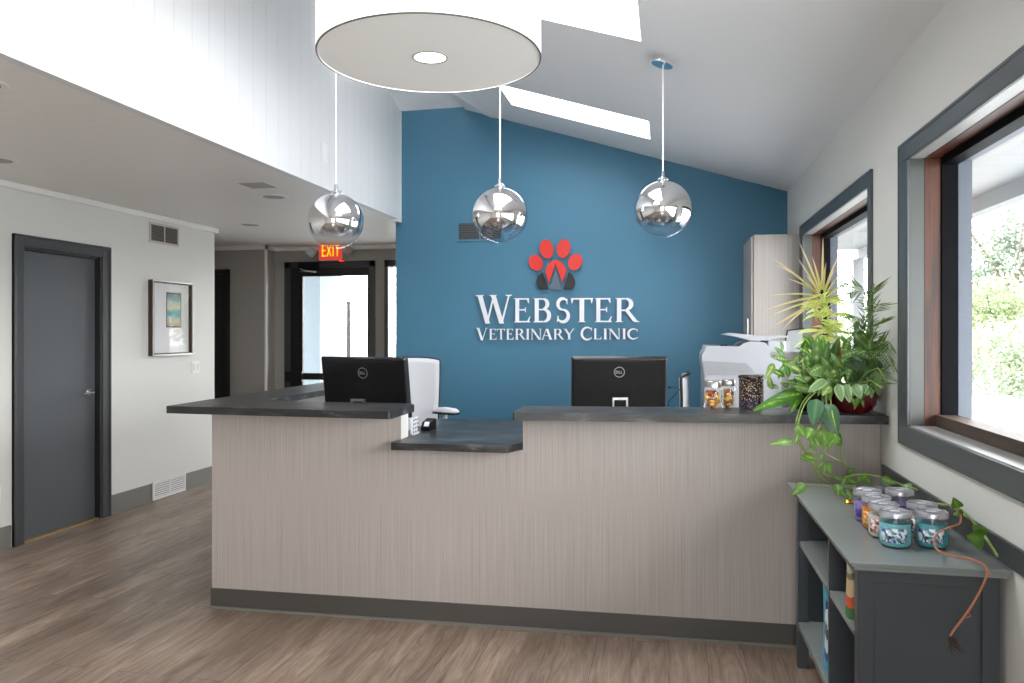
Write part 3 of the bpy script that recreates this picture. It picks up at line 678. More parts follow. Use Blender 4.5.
# small things on the low worktop
t = thing('card_terminal', 'small black payment terminal with white screen on the low worktop', 'payment terminal', (-1.265, 4.10, .91), math.radians(-12)); t.scale = (.55, .62, .85); t.location.x = -1.298; t.location.y = 4.06
mb = MB(); mb.prism([(-.045, -.06, 0), (-.045, .06, 0), (-.045, .06, .075), (-.045, -.035, .055), (-.045, -.06, .02)], (.10, 0, 0)); mb.build('housing', m_black, t, bevel=.006)
mb = MB(); mb.M = Matrix.Translation((.0, -.051, .042)) @ Matrix.Rotation(math.radians(-35), 4, 'X'); mb.box(-.012, .04, -.002, .004, -.014, .018); mb.build('screen', m_white, t)
t = thing('file_sorter', 'white slotted desk organiser against the counter end panel', 'organiser', (-1.318, 3.83, .91)); t.scale = (.8, .7, .8)
mb = MB()
for k in range(3): mb.box(0, .012 + .0, k * .05, k * .05 + .006, 0, .115 - k * .004)
mb.box(0, .012, 0, .15, 0, .012); mb.box(-.004, .002, 0, .15, 0, .11); mb.build('rack', m_white, t, bevel=.001)
for k in range(3):
    for j in range(4): box('slot', m_blackm, (.012, .0135, .012 + k * .047, .03 + k * .047, .012 + j * .026, .026 + j * .026), t)

# ------------------------------------------------------------------ printers and cabinets
t = thing('base_cabinet', 'low white cabinet carrying the printer', 'cabinet', (.235, 5.0, 0))
box('body', m_cab, (0, .69, 0, .75, .08, .76), t, bevel=.002); box('plinth', m_dark, (.02, .68, .03, .75, 0, .08), t)
box('top', m_offw, (-.03, .695, -.015, .76, .76, .785), t, bevel=.002)
for k in range(2):
    d = box('door', m_cab, (.01 + .34 * k, .34 + .34 * k, -.014, 0, .09, .75), t, bevel=.002)
    MB().tube([(.30 + .09 * k, -.03, .5), (.30 + .09 * k, -.03, .62)], .005, 8).build('handle', m_nickel, d)
t = thing('tall_cabinet', 'tall grey laminate cabinet in the corner beside the blue wall', 'cabinet', (.612, 5.915, 0))
cw_ = XR - .004 - .612
box('body', m_cab, (0, cw_, 0, YB - .004 - 5.915, 0, 2.165), t, bevel=.002)
d = box('door', m_cab, (-.018, -.001, .012, .30, 1.305, 2.155), t, bevel=.002)
MB().tube([(-.04, .035, 1.40), (-.04, .035, 1.55)], .006, 8).build('handle', m_nickel, d)
d = box('door', m_cab, (-.018, -.001, .305, .62, 1.305, 2.155), t, bevel=.002)
for y_ in (.012, .305): box('door', m_cab, (-.018, -.001, y_, y_ + .29, .08, 1.295), t, bevel=.002)
# printer: built in world coordinates about its base
PX0 = aty(704, 360, 5.1).x; PX1 = aty(756, 360, 5.1).x
t = thing('office_printer', 'large white multifunction printer with raised document feeder', 'printer', (PX0, 5.1, .785))
W = PX1 - PX0; Z = lambda py: aty(730, py, 5.1).z - .785
def rx(px): return aty(px, 345, 5.1).x - PX0
mb = MB(); mb.box(0, W, 0, .52, 0, Z(372)); mb.build('lower_body', m_print, t, bevel=.01, seg=3)
mb = MB(); prof = [(0, Z(374)), (rx(703), Z(367)), (rx(702), Z(360)), (rx(702), Z(355)), (rx(705), Z(350)), (rx(706), Z(346)), (rx(739), Z(346.5)), (rx(744), Z(343)), (rx(750), Z(341.5)), (rx(765), Z(342.5)), (rx(770), Z(348)), (rx(770), Z(374))]
mb.prism([(x, -.01, z) for x, z in prof], (0, .5, 0)); mb.build('scanner_head', m_print, t, bevel=.006, seg=3)
mb = MB(); mb.prism([(rx(702.5), -.014, Z(361)), (rx(746), -.014, Z(363)), (rx(754), -.014, Z(371)), (rx(754), -.014, Z(372.5)), (rx(704), -.014, Z(372.5))], (0, .02, 0)); mb.build('front_recess', m_grayp, t)
mb = MB(); mb.box(rx(721), rx(728), .05, .12, Z(346), Z(345)); mb.build('latch', m_blackm, t)
mb = MB(); mb.prism([(rx(724), .02, Z(334.5)), (rx(731), .02, Z(333)), (rx(764), .02, Z(336)), (rx(778), .02, Z(338)), (rx(770), .02, Z(340.5)), (rx(750), .02, Z(340.5)), (rx(738), .02, Z(337))], (0, .34, 0)); mb.build('feeder_tray', m_print, t, bevel=.004, seg=2)
mb = MB(); mb.box(rx(768), rx(786), .0, .40, Z(352), Z(340.5)); mb.build('document_feeder', m_print, t, bevel=.008)
mb = MB(); mb.box(rx(757), rx(790), .08, .46, Z(337.6), Z(335.8)); mb.build('feeder_lid', m_print, t, bevel=.002)
mb = MB(); mb.box(W, W + .16, .03, .5, 0, Z(356)); mb.build('side_housing', m_print, t, bevel=.006)
mb = MB()
for (x0, x1, y0, y1) in ((763, 766, 391, 393.5), (763, 766, 395, 397), (768, 771, 392, 396.5)):
    a = aty(x0, y0, 5.125); b = aty(x1, y1, 5.125); mb.box(a.x - PX0, b.x - PX0, .026, .0295, b.z - .785, a.z - .785)
mb.build('port_panel', m_blackm, t)
mb = MB(); a = aty(760, 372, 5.12); b = aty(775, 402, 5.12); mb.box(a.x - PX0, b.x - PX0, .022, .0295, b.z - .785, a.z - .785); mb.build('side_cover', m_print, t, bevel=.002)
# second small printer with upright paper support
t = thing('small_printer', 'small printer with upright grey paper support beside the window', 'printer', (.795, 5.05, .785))
def rel(px, py, Y): v = aty(px, py, Y); return v - Vector((.795, 5.05, .785))
box('body', m_print, (-.025, .115, .0, .28, 0, .40), t, bevel=.01, seg=3)
mb = MB(); mb.prism([rel(784, 352, 5.2), rel(788, 331, 5.2), rel(803, 329, 5.2), rel(802, 352, 5.2)], (0, .012, 0)); s_ = mb.build('paper_support', mat('smoke_plastic', rgb(140, 144, 142), .3), t, bevel=.002)
mb = MB(); mb.tube([rel(783, 352, 5.195), rel(787.5, 330.5, 5.195), rel(803.5, 328.5, 5.195)], .006, 6); mb.build('rim', m_blackm, s_)
mb = MB(); mb.prism([rel(781, 352, 5.14), rel(784, 343, 5.14), rel(791, 341.5, 5.14), rel(789, 353, 5.14)], (0, .02, 0)); mb.build('paper_guide', m_grayp, t, bevel=.003)
mb = MB(); mb.box(-.022, .11, .01, .25, .40, .43); mb.build('lid', m_grayp, t, bevel=.004)

# ------------------------------------------------------------------ pendants
def ceil_z(x): return zr(x)
def make_globe(label):
    t = thing('pendant_lamp', label, 'lamp', (0, 0, 0))
    g = MB(); r = .149; prof = []
    for k in range(33):
        a = -PI / 2 + PI * k / 32 * .965; prof.append((max(r * math.cos(a), 1e-4) if k else 1e-4, r * math.sin(a)))
    prof += [(.030, r * .992 + .006), (.024, r + .012)]
    g.lathe(prof, seg=64, caps=False); g.build('globe_shade', m_globe, t, smooth=True)
    mb = MB(); mb.lathe([(.024, .150), (.03, .155), (.03, .160), (.018, .166), (.009, .172), (.007, .20)], seg=24); mb.build('cap', m_chrome, t, smooth=True)
    mb = MB(); mb.lathe([(.016, .15), (.016, .09), (.02, .07), (.02, .04)], seg=16); mb.build('socket', m_chrome, t, smooth=True)
    return t
gl = [((336, 219.5), 27.5, 'left chrome globe pendant overlapping the exit sign'), ((500, 214), 28, 'middle chrome globe pendant in front of the blue wall vent'), ((663, 208), 28.5, 'right chrome globe pendant with visible ceiling canopy')]
proto = None
for k, ((px, py), r, lab) in enumerate(gl):
    d = FP * .15 / r; rr = _ray(px, py); P3 = Vector((rr[0] * d, rr[1] * d, CH + rr[2] * d))
    if proto is None: proto = make_globe(lab); o = proto
    else: o = copy_tree(proto)
    o.location = P3 - Vector((0, 0, .008)); o['label'] = lab; o['group'] = 'chrome globe pendants over the counter'
    proto_list = None
    o['_z'] = P3.z
globes = [o for o in bpy.data.objects if o.name.startswith('pendant_lamp')]
for o in globes:
    zc = (ceil_z(o.location.x) if o.location.x > -1.74 else 3.43) - o.location.z
    mb = MB(); mb.tube([(0, 0, .19), (0, 0, zc - .02)], .0042, 8); mb.build('cord', m_cord, o)
    mb = MB(); mb.M = Matrix.Translation((0, 0, zc - .012)) @ (Matrix.Rotation(math.atan(SL), 4, 'Y') if o.location.x > -1.74 else Matrix.Identity(4))
    mb.lathe([(.0585, -.018), (.06, -.012), (.06, .011)], seg=40); mb.build('canopy', m_chrome, o, smooth=True)
    del o['_z']
# drum lamp
t = thing('drum_lamp', 'large white fabric drum ceiling lamp with pale diffuser', 'lamp', (-.789, 2.487, 2.371))
r = .374
mb = MB(); mb.lathe([(r, 0), (r, .33)], seg=96, caps=False); mb.lathe([(r - .004, .33), (r - .004, 0)], seg=96, caps=False); mb.build('shade', m_shade, t, smooth=True)
mb = MB(); mb.lathe([(r - .005, -.001), (r + .001, -.001), (r + .001, .002), (r - .005, .0035)], seg=96, caps=False); mb.build('shade_rim', m_rim, t, smooth=True)
mb = MB(); mb.lathe([(.058, .003), (r - .0035, .003)], seg=96, caps=False); mb.build('diffuser', m_diff, t)
mb = MB(); mb.lathe([(1e-4, .004), (.055, .004), (.055, .012)], seg=48, caps=False); mb.build('centre_light', m_bulb, t)
mb = MB(); mb.lathe([(.054, .002), (.059, .002), (.059, .006), (.054, .006)], seg=48, caps=False); mb.build('centre_ring', m_rim, t)
mb = MB(); mb.tube([(0, 0, .30), (0, 0, zr(-.795) - 2.371)], .01, 8); mb.lathe([(.07, zr(-.795) - 2.371 - .04), (.07, zr(-.795) - 2.371 - .005)], seg=24); mb.tube([(-r + .005, 0, .3), (r - .005, 0, .3)], .005, 6); mb.tube([(0, -r + .005, .3), (0, r - .005, .3)], .005, 6)
mb.build('stem', m_nickel, t)
# ------------------------------------------------------------------ ceiling fittings on the low ceiling
def downlight(x, y, lab, on=False):
    t = thing('recessed_downlight', lab, 'ceiling light', (x, y, ZL), group='recessed downlights in the low ceiling')
    mb = MB(); mb.lathe([(.08, -.002), (.095, -.006), (.108, -.004), (.110, -.0002)], seg=32, caps=False); mb.build('trim_ring', m_trimw, t, smooth=True)
    mb = MB(); mb.lathe([(1e-4, -.0015), (.082, -.0015)], seg=32, caps=False); mb.build('lens', m_grayp, t)
downlight(-2.89, 5.27, 'recessed downlight beside the square grille in the low ceiling')
downlight(-3.86, 3.82, 'recessed downlight at the left edge of the low ceiling')
downlight(-3.86, 6.60, 'faint recessed downlight farthest back near the hallway')
downlight(-2.74, 2.62, 'recessed downlight highest on the left picture edge')
t = thing('ceiling_vent', 'small square grille in the low ceiling near the boarded wall', 'vent', (-2.76, 4.82, ZL))
box('grille', m_brown2, (-.09, .09, -.09, .09, -.006, -.0005), t); box('frame', m_trimw, (-.105, .105, -.105, .105, -.003, -.0003), t)
def vent(name, lab, o, ux, uz_, w, h, n, mfr, mslot, vertical=False, nrm=(1, 0, 0), mlv=None):
    """grille on a wall: origin o bottom-left, ux along wall, height up"""
    t = thing(name, lab, 'vent', o); ux = Vector(ux); nv = Vector(nrm); up = Vector((0, 0, 1)); b = .018
    def quad(mb_, a0, a1, z0, z1, d0, d1):
        mb_.prism([ux * a0 + up * z0 + nv * d0, ux * a1 + up * z0 + nv * d0, ux * a1 + up * z1 + nv * d0, ux * a0 + up * z1 + nv * d0], nv * (d1 - d0))
    f = MB(); quad(f, 0, w, 0, b, .0, .010); quad(f, 0, w, h - b, h, 0, .010); quad(f, 0, b, b, h - b, 0, .010); quad(f, w - b, w, b, h - b, 0, .010); quad(f, w / 2 - .006, w / 2 + .006, b, h - b, 0, .010); f.build('frame', mfr, t, bevel=.002)
    f = MB(); quad(f, b, w - b, b, h - b, .0005, .002); f.build('backing', mslot, t)
    f = MB()
    for k in range(n):
        z = b + (h - 2 * b) * (k + .5) / n; dz = (h - 2 * b) / n * .28
        quad(f, b, w / 2 - .006, z - dz, z + dz, .002, .007); quad(f, w / 2 + .006, w - b, z - dz, z + dz, .002, .007)
    f.build('louvres', mlv or mfr, t)
    return t
a = atx(149, 240, XL); 
vent('wall_vent', 'pale return-air grille high on the left wall above the picture', (XL, 5.80, 2.215), (0, 1, 0), None, .40, .175, 9, mat('vent_taupe', rgb(196, 188, 178), .5), m_blackm, mlv=mat('vent_louvre_taupe', rgb(104, 98, 92), .6))
vent('floor_register', 'white slotted register at the foot of the left wall', (XL + .012, 5.83, .008), (0, 1, 0), None, .45, .165, 7, m_trimw, m_grayp)
vent('wall_vent', 'blue-painted grille on the blue wall behind the middle globe', (-1.835, YB, 2.245), (1, 0, 0), None, .42, .18, 9, m_blue, m_blackm, nrm=(0, -1, 0), mlv=m_charc)
# picture
t = thing('framed_picture', 'dark-framed picture of a teal seascape on the left wall', 'picture', (XL, 5.79, 1.245))
h_ = .652; w_ = .565; dp = .045; b = .022
mb = MB(); mb.box(0, dp, 0, b, 0, h_); mb.box(0, dp, w_ - b, w_, 0, h_); mb.box(0, dp, b, w_ - b, 0, b, 0); mb.box(0, dp, b, w_ - b, h_ - b, h_, 0); mb.build('frame', mat('walnut_frame', rgb(58, 38, 30), .4), t, bevel=.002)
mb = MB(); mb.box(dp, dp + .002, 0, w_, 0, .012); mb.box(dp, dp + .002, 0, w_, h_ - .012, h_); mb.box(dp, dp + .002, 0, .008, 0, h_); mb.box(dp, dp + .002, w_ - .008, w_, 0, h_); mb.build('frame_lip', m_nickel, t)
box('mat_board', mat('mat_board', rgb(236, 234, 236), .8), (.008, .012, b, w_ - b, b, h_ - b), t)
def m_sea_():
    m, nt, bs = newmat('seascape_print'); tc = N(nt, 'ShaderNodeTexCoord'); sp = N(nt, 'ShaderNodeSeparateXYZ'); nt.links.new(tc.outputs['Object'], sp.inputs[0])
    n = N(nt, 'ShaderNodeTexNoise'); n.inputs['Scale'].default_value = 14; n.inputs['Detail'].default_value = 5
    mp = N(nt, 'ShaderNodeMapping'); mp.inputs['Scale'].default_value = (1, .5, 2.5); nt.links.new(tc.outputs['Object'], mp.inputs[0]); nt.links.new(mp.outputs[0], n.inputs['Vector'])
    a = N(nt, 'ShaderNodeMath', operation='MULTIPLY_ADD'); nt.links.new(n.outputs['Fac'], a.inputs[0]); a.inputs[1].default_value = .09
    nt.links.new(sp.outputs['Z'], a.inputs[2]); mr = N(nt, 'ShaderNodeMapRange'); mr.inputs['From Min'].default_value = .30; mr.inputs['From Max'].default_value = .58; nt.links.new(a.outputs[0], mr.inputs['Value'])
    r = ramp(nt, [(0, rgb(86, 96, 92)), (.12, rgb(196, 180, 140)), (.25, rgb(170, 186, 180)), (.38, rgb(60, 150, 160)), (.5, rgb(120, 176, 176)), (.6, rgb(206, 190, 150)), (.72, rgb(180, 190, 176)), (.85, rgb(120, 150, 158)), (1, rgb(96, 120, 130))])
    nt.links.new(mr.outputs[0], r.inputs['Fac']); nt.links.new(r.outputs['Color'], bs.inputs['Base Color']); return m
box('print', m_sea_(), (.012, .0135, .235, .425, .255, .545), t); box('print_border', m_blackm, (.012, .013, .225, .435, .245, .555), t)
box('glass', m_pane, (.030, .032, b, w_ - b, b, h_ - b), t)
# switches / outlet
def plate(y, z, w, h, lab, n=2):
    t = thing('light_switch' if n else 'outlet_plate', lab, 'switch' if n else 'outlet', (XL, y, z))
    box('plate', m_trimw, (0, .006, 0, w, 0, h), t, bevel=.002)
    for k in range(max(n, 1)): box('rocker' if n else 'socket', m_white, (.006, .010, w * (k + .3) / max(n, 1), w * (k + .7) / max(n, 1), h * .25, h * .75), t, bevel=.001)
plate(6.40, 1.065, .115, .115, 'white double light switch right of the picture')
plate(4.20, .32, .115, .115, 'white outlet plate at the left picture edge beside the door', 0)

# ------------------------------------------------------------------ exit sign
eP = aty(332.5, 251, YH)
t = thing('exit_sign', 'lit red exit sign with two emergency lamp heads above the entrance door', 'exit sign', (eP.x, YH, eP.z))
w_ = .150; h_ = .118
box('housing', m_exitbk, (-w_, w_, -.055, 0, -h_, h_), t, bevel=.004)
box('face_panel', m_exitred, (-w_ + .008, w_ - .008, -.057, -.054, -h_ + .008, h_ - .008), t)
def strokes(mb_, segs, x, z, w, h, th, y, dep):
    for (a, b_, c, d) in segs:
        p0 = Vector((x + a * w, y, z + b_ * h)); p1 = Vector((x + c * w, y, z + d * h)); dv = (p1 - p0).normalized(); nn = Vector((-dv.z, 0, dv.x)) * th / 2
        p0 = p0 - dv * th * .35; p1 = p1 + dv * th * .35
        mb_.prism([p0 + nn, p1 + nn, p1 - nn, p0 - nn], (0, -dep, 0))
ex = {'E': [(0, 0, 0, 1), (0, 1, 1, 1), (0, .5, .85, .5), (0, 0, 1, 0)], 'X': [(0, 0, 1, 1), (0, 1, 1, 0)], 'I': [(.5, 0, .5, 1)], 'T': [(.5, 0, .5, 1), (0, 1, 1, 1)]}
x = -.098
for ch_, wd in (('E', .038), ('X', .046), ('I', .02), ('T', .044)):
    mb = MB(); strokes(mb, ex[ch_], x, -.062, wd, .124, .015, -.057, .002); mb.build('letter', m_exitlet, t); x += wd + .019
for s, px, py in ((-1, 313.5, 252.5), (1, 350, 251)):
    p_ = aty(px, py, YH) - t.location
    mb = MB(); mb.M = Matrix.Translation((p_.x, -.06, p_.z)) @ Matrix.Rotation(math.radians(38 if s < 0 else 20), 4, 'Y')
    mb.box(-.046, .046, -.04, .03, -.046, .046); hd = mb.build('lamp_head', m_white if s < 0 else m_exitbk, t, bevel=.008, seg=3)
    mb = MB(); mb.tube([(p_.x, -.05, p_.z), (s * w_, -.03, 0)], .012, 8); mb.build('arm', m_grayp, hd)
box('glow_strip', m_redled, (.10, .14, -.03, -.015, -h_ - .004, -h_ - .0005), t)

# ------------------------------------------------------------------ wall lettering and paw emblem
LY = YB - .018
def wp(px, py): return aty(px, py, LY)
def arc(cx, cz, rx, rz, a0, a1, w0, w1, n=18, wf=None):
    """variable-width stroke following an elliptical arc; widths thin at the ends, thick mid"""
    out = []; inn = []
    for k in range(n + 1):
        s = k / n; a = math.radians(a0 + (a1 - a0) * s); w = w0 + (w1 - w0) * (math.sin(PI * s) if wf is None else wf(s))
        c_, s_ = math.cos(a), math.sin(a); nx, nz = c_ / rx, s_ / rz; L_ = math.hypot(nx, nz); nx /= L_; nz /= L_
        x = cx + rx * c_; z = cz + rz * s_
        out.append((x + nx * w / 2, z + nz * w / 2)); inn.append((x - nx * w / 2, z - nz * w / 2))
    return [[out[k], out[k + 1], inn[k + 1], inn[k]] for k in range(n)]
def q(x0, x1, z0, z1): return [(x0, z0), (x1, z0), (x1, z1), (x0, z1)]
def serif(x, z, w, up): # small bracket serif
    d = .045 if up else -.045
    return [(x - w / 2, z), (x + w / 2, z), (x + w / 2 * .55, z + d), (x - w / 2 * .55, z + d)]
S = .17; TN = .06   # thick, thin (fractions of cap height, x in same units)
def G(c):
    P_ = []
    def stem(x, s=S): P_.append(q(x, x + s, 0, 1)); P_.append(serif(x + s / 2, 0, s + .16, True)); P_.append(serif(x + s / 2, 1, s + .16, False))
    def dg(x0, x1, w, z0=0, z1=1): P_.append([(x0, z1), (x0 + w, z1), (x1 + w, z0), (x1, z0)])
    if c == 'E' or c == 'L':
        stem(.08); P_.append(q(.2, .72, 0, TN)); P_.append([(.66, 0), (.74, .24), (.70, .24), (.60, TN), (.60, 0)]); w = .78
        if c == 'E': P_.append(q(.2, .66, 1 - TN, 1)); P_.append([(.60, 1), (.68, 1), (.68, .79), (.65, .79), (.58, 1 - TN)]); P_.append(q(.2, .54, .49, .49 + TN)); P_.append([(.50, .42), (.54, .42), (.54, .62), (.50, .62)])
    elif c == 'B':
        stem(.08); P_.append(q(.2, .42, 1 - TN, 1)); P_.append(q(.2, .45, .5, .5 + TN)); P_.append(q(.2, .45, 0, TN))
        P_ += arc(.42, .765, .19, .205, 88, -88, TN, S * .95); P_ += arc(.45, .28, .23, .25, 88, -88, TN, S); w = .78
    elif c == 'R':
        stem(.08); P_.append(q(.2, .42, 1 - TN, 1)); P_.append(q(.2, .42, .46, .46 + TN)); P_ += arc(.42, .745, .21, .225, 88, -88, TN, S)
        P_.append([(.38, .49), (.54, .49), (.86, .06), (.98, .0), (.78, 0), (.70, .03)]); w = .92
    elif c == 'S':
        P_ += arc(.36, .745, .21, .225, 40, 270, TN, S * .85); P_ += arc(.36, .275, .235, .245, 90, -140, TN, S * .9)
        P_.append([(.50, .94), (.56, .97), (.56, .74), (.53, .74)]); P_.append([(.10, 0.02), (.14, .28), (.17, .28), (.20, .08)]); w = .66
    elif c == 'T':
        P_.append(q(.32, .32 + S, 0, 1)); P_.append(serif(.405, 0, S + .16, True)); P_.append(q(.03, .78, 1 - TN, 1))
        P_.append([(.0, 1), (.1, 1), (.06, .78), (.03, .78)]); P_.append([(.71, 1), (.81, 1), (.78, .78), (.75, .78)]); w = .82
    elif c == 'I': stem(.08); w = .33
    elif c == 'N':
        P_.append(q(.10, .10 + TN, 0, 1)); P_.append(serif(.13, 0, .22, True)); P_.append(q(.82, .82 + TN, 0, 1)); P_.append(serif(.85, 1, .24, False)); dg(.04, .70, S * 1.1); P_.append(q(.0, .16, 1 - .04, 1)); w = .98
    elif c == 'A':
        P_.append([(.40, 1), (.46, 1), (.13, 0), (.07, 0)]); dg(.38, .70, S * 1.1); P_.append(q(.2, .72, .33, .33 + TN)); P_.append(serif(.11, 0, .24, True)); P_.append(serif(.80, 0, .32, True)); w = .97
    elif c == 'V':
        dg(.08, .40, S * 1.1); P_.append([(.80, 1), (.86, 1), (.54, 0), (.47, 0)]); P_.append(serif(.17, 1, .34, False)); P_.append(serif(.83, 1, .24, False)); w = .95
    elif c == 'Y':
        P_.append([(.06, 1), (.24, 1), (.52, .48), (.38, .42)]); P_.append([(.76, 1), (.83, 1), (.52, .45), (.45, .48)]); P_.append(q(.38, .38 + S, 0, .5)); P_.append(serif(.465, 0, .34, True)); P_.append(serif(.15, 1, .32, False)); P_.append(serif(.80, 1, .24, False)); w = .92
    elif c == 'C':
        P_ += arc(.52, .5, .42, .455, 42, 318, TN, S * 1.05); P_.append([(.80, .84), (.86, .97), (.86, .68), (.83, .68)]); P_.append([(.80, .16), (.87, .22), (.87, .20), (.83, .10)]); w = .92
    elif c == 'W':
        dg(.08, .36, S); P_.append([(.64, 1), (.70, 1), (.46, 0), (.39, 0)]); dg(.56, .86, S); P_.append([(1.18, 1), (1.24, 1), (.98, 0), (.91, 0)])
        P_.append(serif(.16, 1, .34, False)); P_.append(serif(.64, 1, .30, False)); P_.append(serif(1.20, 1, .26, False)); w = 1.36
    return P_, w
word = thing('wall_lettering', 'raised silver WEBSTER VETERINARY CLINIC lettering on the blue wall', 'sign', (wp(557, 320).x, YB, wp(557, 320).z))
def put(c, x0, x1, yt, yb):
    polys, w = G(c); a = wp(x0, yb) - word.location; b_ = wp(x1, yt) - word.location
    mb = MB(); sx = (b_.x - a.x) / w; sz = b_.z - a.z
    for k_, p_ in enumerate(polys): mb.prism([(a.x + x * sx, -.018, a.z + z * sz) for x, z in p_], (0, -.012 - .00025 * (k_ % 7), 0), 0, 1)
    mb.build('letter', [m_letter, m_lside], word)
for c, x0, x1, yt, yb in (('W', 475.6, 513.6, 294.8, 323.6), ('E', 513.8, 531.6, 298.2, 322.4), ('B', 533, 551.8, 298.2, 322.4), ('S', 554.6, 570, 297.8, 322.6), ('T', 571, 593.4, 298, 322.2), ('E', 594.6, 612.9, 298, 322.2), ('R', 615, 638.8, 297.9, 322.1),
        ('V', 476.2, 488.2, 327.9, 340.3), ('E', 489.3, 497.6, 328.8, 339.6), ('T', 497.4, 505.4, 328.8, 339.5), ('E', 506.4, 514.4, 328.8, 339.5), ('R', 515.2, 525.6, 328.8, 339.5), ('I', 526.0, 530, 328.8, 339.5), ('N', 530.8, 542, 328.8, 339.5),
        ('A', 541.4, 553.2, 328.8, 339.5), ('R', 553.6, 564, 328.8, 339.4), ('Y', 563.4, 575.2, 328.8, 339.4), ('C', 580.6, 592.8, 326.8, 340.2), ('L', 593.6, 602.1, 328.6, 339.3), ('I', 603.2, 607.6, 328.6, 339.3), ('N', 608.6, 620.8, 328.6, 339.3), ('I', 622, 626.4, 328.6, 339.2), ('C', 627.2, 638.6, 328.4, 339.4)):
    put(c, x0, x1, yt, yb)
paw = thing('paw_emblem', 'red and black paw-print emblem mounted above the lettering', 'emblem', (wp(556, 265).x, YB, wp(556, 265).z))
def pw(x, y): v = wp(450 + x / 6.827, 215 + y / 6.827) - paw.location; return (v.x, -.018, v.z)
def pawpart(name, pts, m): mb = MB(); mb.prism([pw(*p_) for p_ in pts], (0, -.014, 0), 0, 1); mb.build(name, [m, m_lside], paw)
for cx_, cy_, ra, rb, an in ((588, 327, 46, 56, -28), (661, 233, 46, 65, -12), (777, 230, 46, 65, 12), (856, 322, 46, 58, 28)):
    an = math.radians(an); pts = []
    for k in range(32):
        a = 2 * PI * k / 32; x, y = ra * math.cos(a), rb * math.sin(a); pts.append((cx_ + x * math.cos(an) - y * math.sin(an), cy_ + x * math.sin(an) + y * math.cos(an)))
    pawpart('toe_pad', pts, m_red)
pawpart('main_pad', [(678, 466), (650, 384), (664, 352), (684, 326), (704, 312), (722, 308), (742, 312), (762, 324), (782, 346), (797, 378), (769, 462), (722, 335)], m_red)
pawpart('centre_peak', [(682, 510), (722, 362), (766, 510)], m_gacr)
pawpart('dark_lobe', [(634, 390), (674, 508), (620, 509), (600, 494), (592, 470), (593, 444), (604, 418)], m_bacr)
pawpart('dark_lobe', [(811, 388), (774, 508), (828, 509), (848, 494), (857, 470), (854, 442), (840, 414)], m_bacr)

# ------------------------------------------------------------------ bookcase
t = thing('bookcase', 'dark grey bookcase with open shelves and moulded top against the right wall', 'bookcase', (.545, 2.425, 0))
BX, BY = .935 - .545 - .012, 3.545 - 2.425   # depth (x) and length (y)
mb = MB(); mb.box(-.018, .935 - .545 - .004, -.032, BY + .03, .757, .768); mb.box(-.026, .935 - .545 - .002, -.040, BY + .033, .768, .776); mb.box(-.033, .935 - .545, -.047, BY + .035, .776, .785)
mb.build('top', m_shelflit, t, bevel=.0025)
for (x0, y0) in ((0, 0), (0, BY - .045), (BX - .045, 0), (BX - .045, BY - .045)): box('post', m_shelfp, (x0, x0 + .045, y0, y0 + .045, 0, .757), t, bevel=.002)
box('end_panel', m_shelfp, (.045, BX - .045, .012, .026, .12, .715), t); box('rail', m_shelfp, (.045, BX - .045, .004, .030, .715, .757), t, bevel=.002)
box('end_panel', m_shelfp, (.045, BX - .045, BY - .026, BY - .012, .12, .757), t)
box('back_panel', m_shelfp, (BX - .02, BX - .008, .045, BY - .045, .12, .757), t)
box('rail', m_shelfp, (.004, .030, .045, BY - .045, .722, .757), t)
yd = 2.875 - 2.425
box('divider', m_shelfp, (.004, BX - .02, yd - .009, yd + .009, .20, .757), t)
box('shelf', m_shelflit, (.002, BX - .02, .026, BY - .026, .176, .20), t, bevel=.002)
box('shelf', m_shelflit, (.006, BX - .02, .026, yd - .009, .525, .545), t, bevel=.002)
box('shelf', m_shelflit, (.006, BX - .02, yd + .009, BY - .026, .53, .55), t, bevel=.002)
mb = MB(); mb.M = Matrix.Translation((.12, yd - .009, .30)) @ Matrix.Rotation(PI / 2, 4, 'X'); mb.lathe([(.007, 0), (.007, .002), (.013, .002), (.013, 0)], seg=20); mb.build('cam_cover', m_charc, t)

# things on the shelves
def m_pack_(name, stops, axis='Z', h=.2, noise=.25):
    m, nt, b = newmat(name); tc = N(nt, 'ShaderNodeTexCoord'); sp = N(nt, 'ShaderNodeSeparateXYZ'); nt.links.new(tc.outputs['Object'], sp.inputs[0])
    n = N(nt, 'ShaderNodeTexNoise'); n.inputs['Scale'].default_value = 22; nt.links.new(tc.outputs['Object'], n.inputs['Vector'])
    d = N(nt, 'ShaderNodeMath', operation='DIVIDE'); nt.links.new(sp.outputs[axis], d.inputs[0]); d.inputs[1].default_value = h
    a = N(nt, 'ShaderNodeMath', operation='MULTIPLY_ADD'); nt.links.new(n.outputs['Fac'], a.inputs[0]); a.inputs[1].default_value = noise; nt.links.new(d.outputs[0], a.inputs[2])
    s_ = N(nt, 'ShaderNodeMath', operation='SUBTRACT'); nt.links.new(a.outputs[0], s_.inputs[0]); s_.inputs[1].default_value = noise * .5
    r = ramp(nt, stops, 'CONSTANT'); nt.links.new(s_.outputs[0], r.inputs['Fac']); nt.links.new(r.outputs['Color'], b.inputs['Base Color']); b.inputs['Roughness'].default_value = .3
    return m
k1 = m_pack_('teal_pouch', [(0, rgb(60, 170, 200)), (.12, rgb(40, 70, 150)), (.25, rgb(230, 232, 236)), (.38, rgb(96, 84, 86)), (.55, rgb(232, 232, 238)), (.74, rgb(64, 60, 130)), (.85, rgb(84, 184, 206))], h=.30)
k2 = m_pack_('teal_tub', [(0, rgb(60, 160, 150)), (.22, rgb(96, 190, 208)), (.6, rgb(214, 226, 230)), (.74, rgb(50, 90, 120)), (.88, rgb(200, 216, 222))], h=.15)
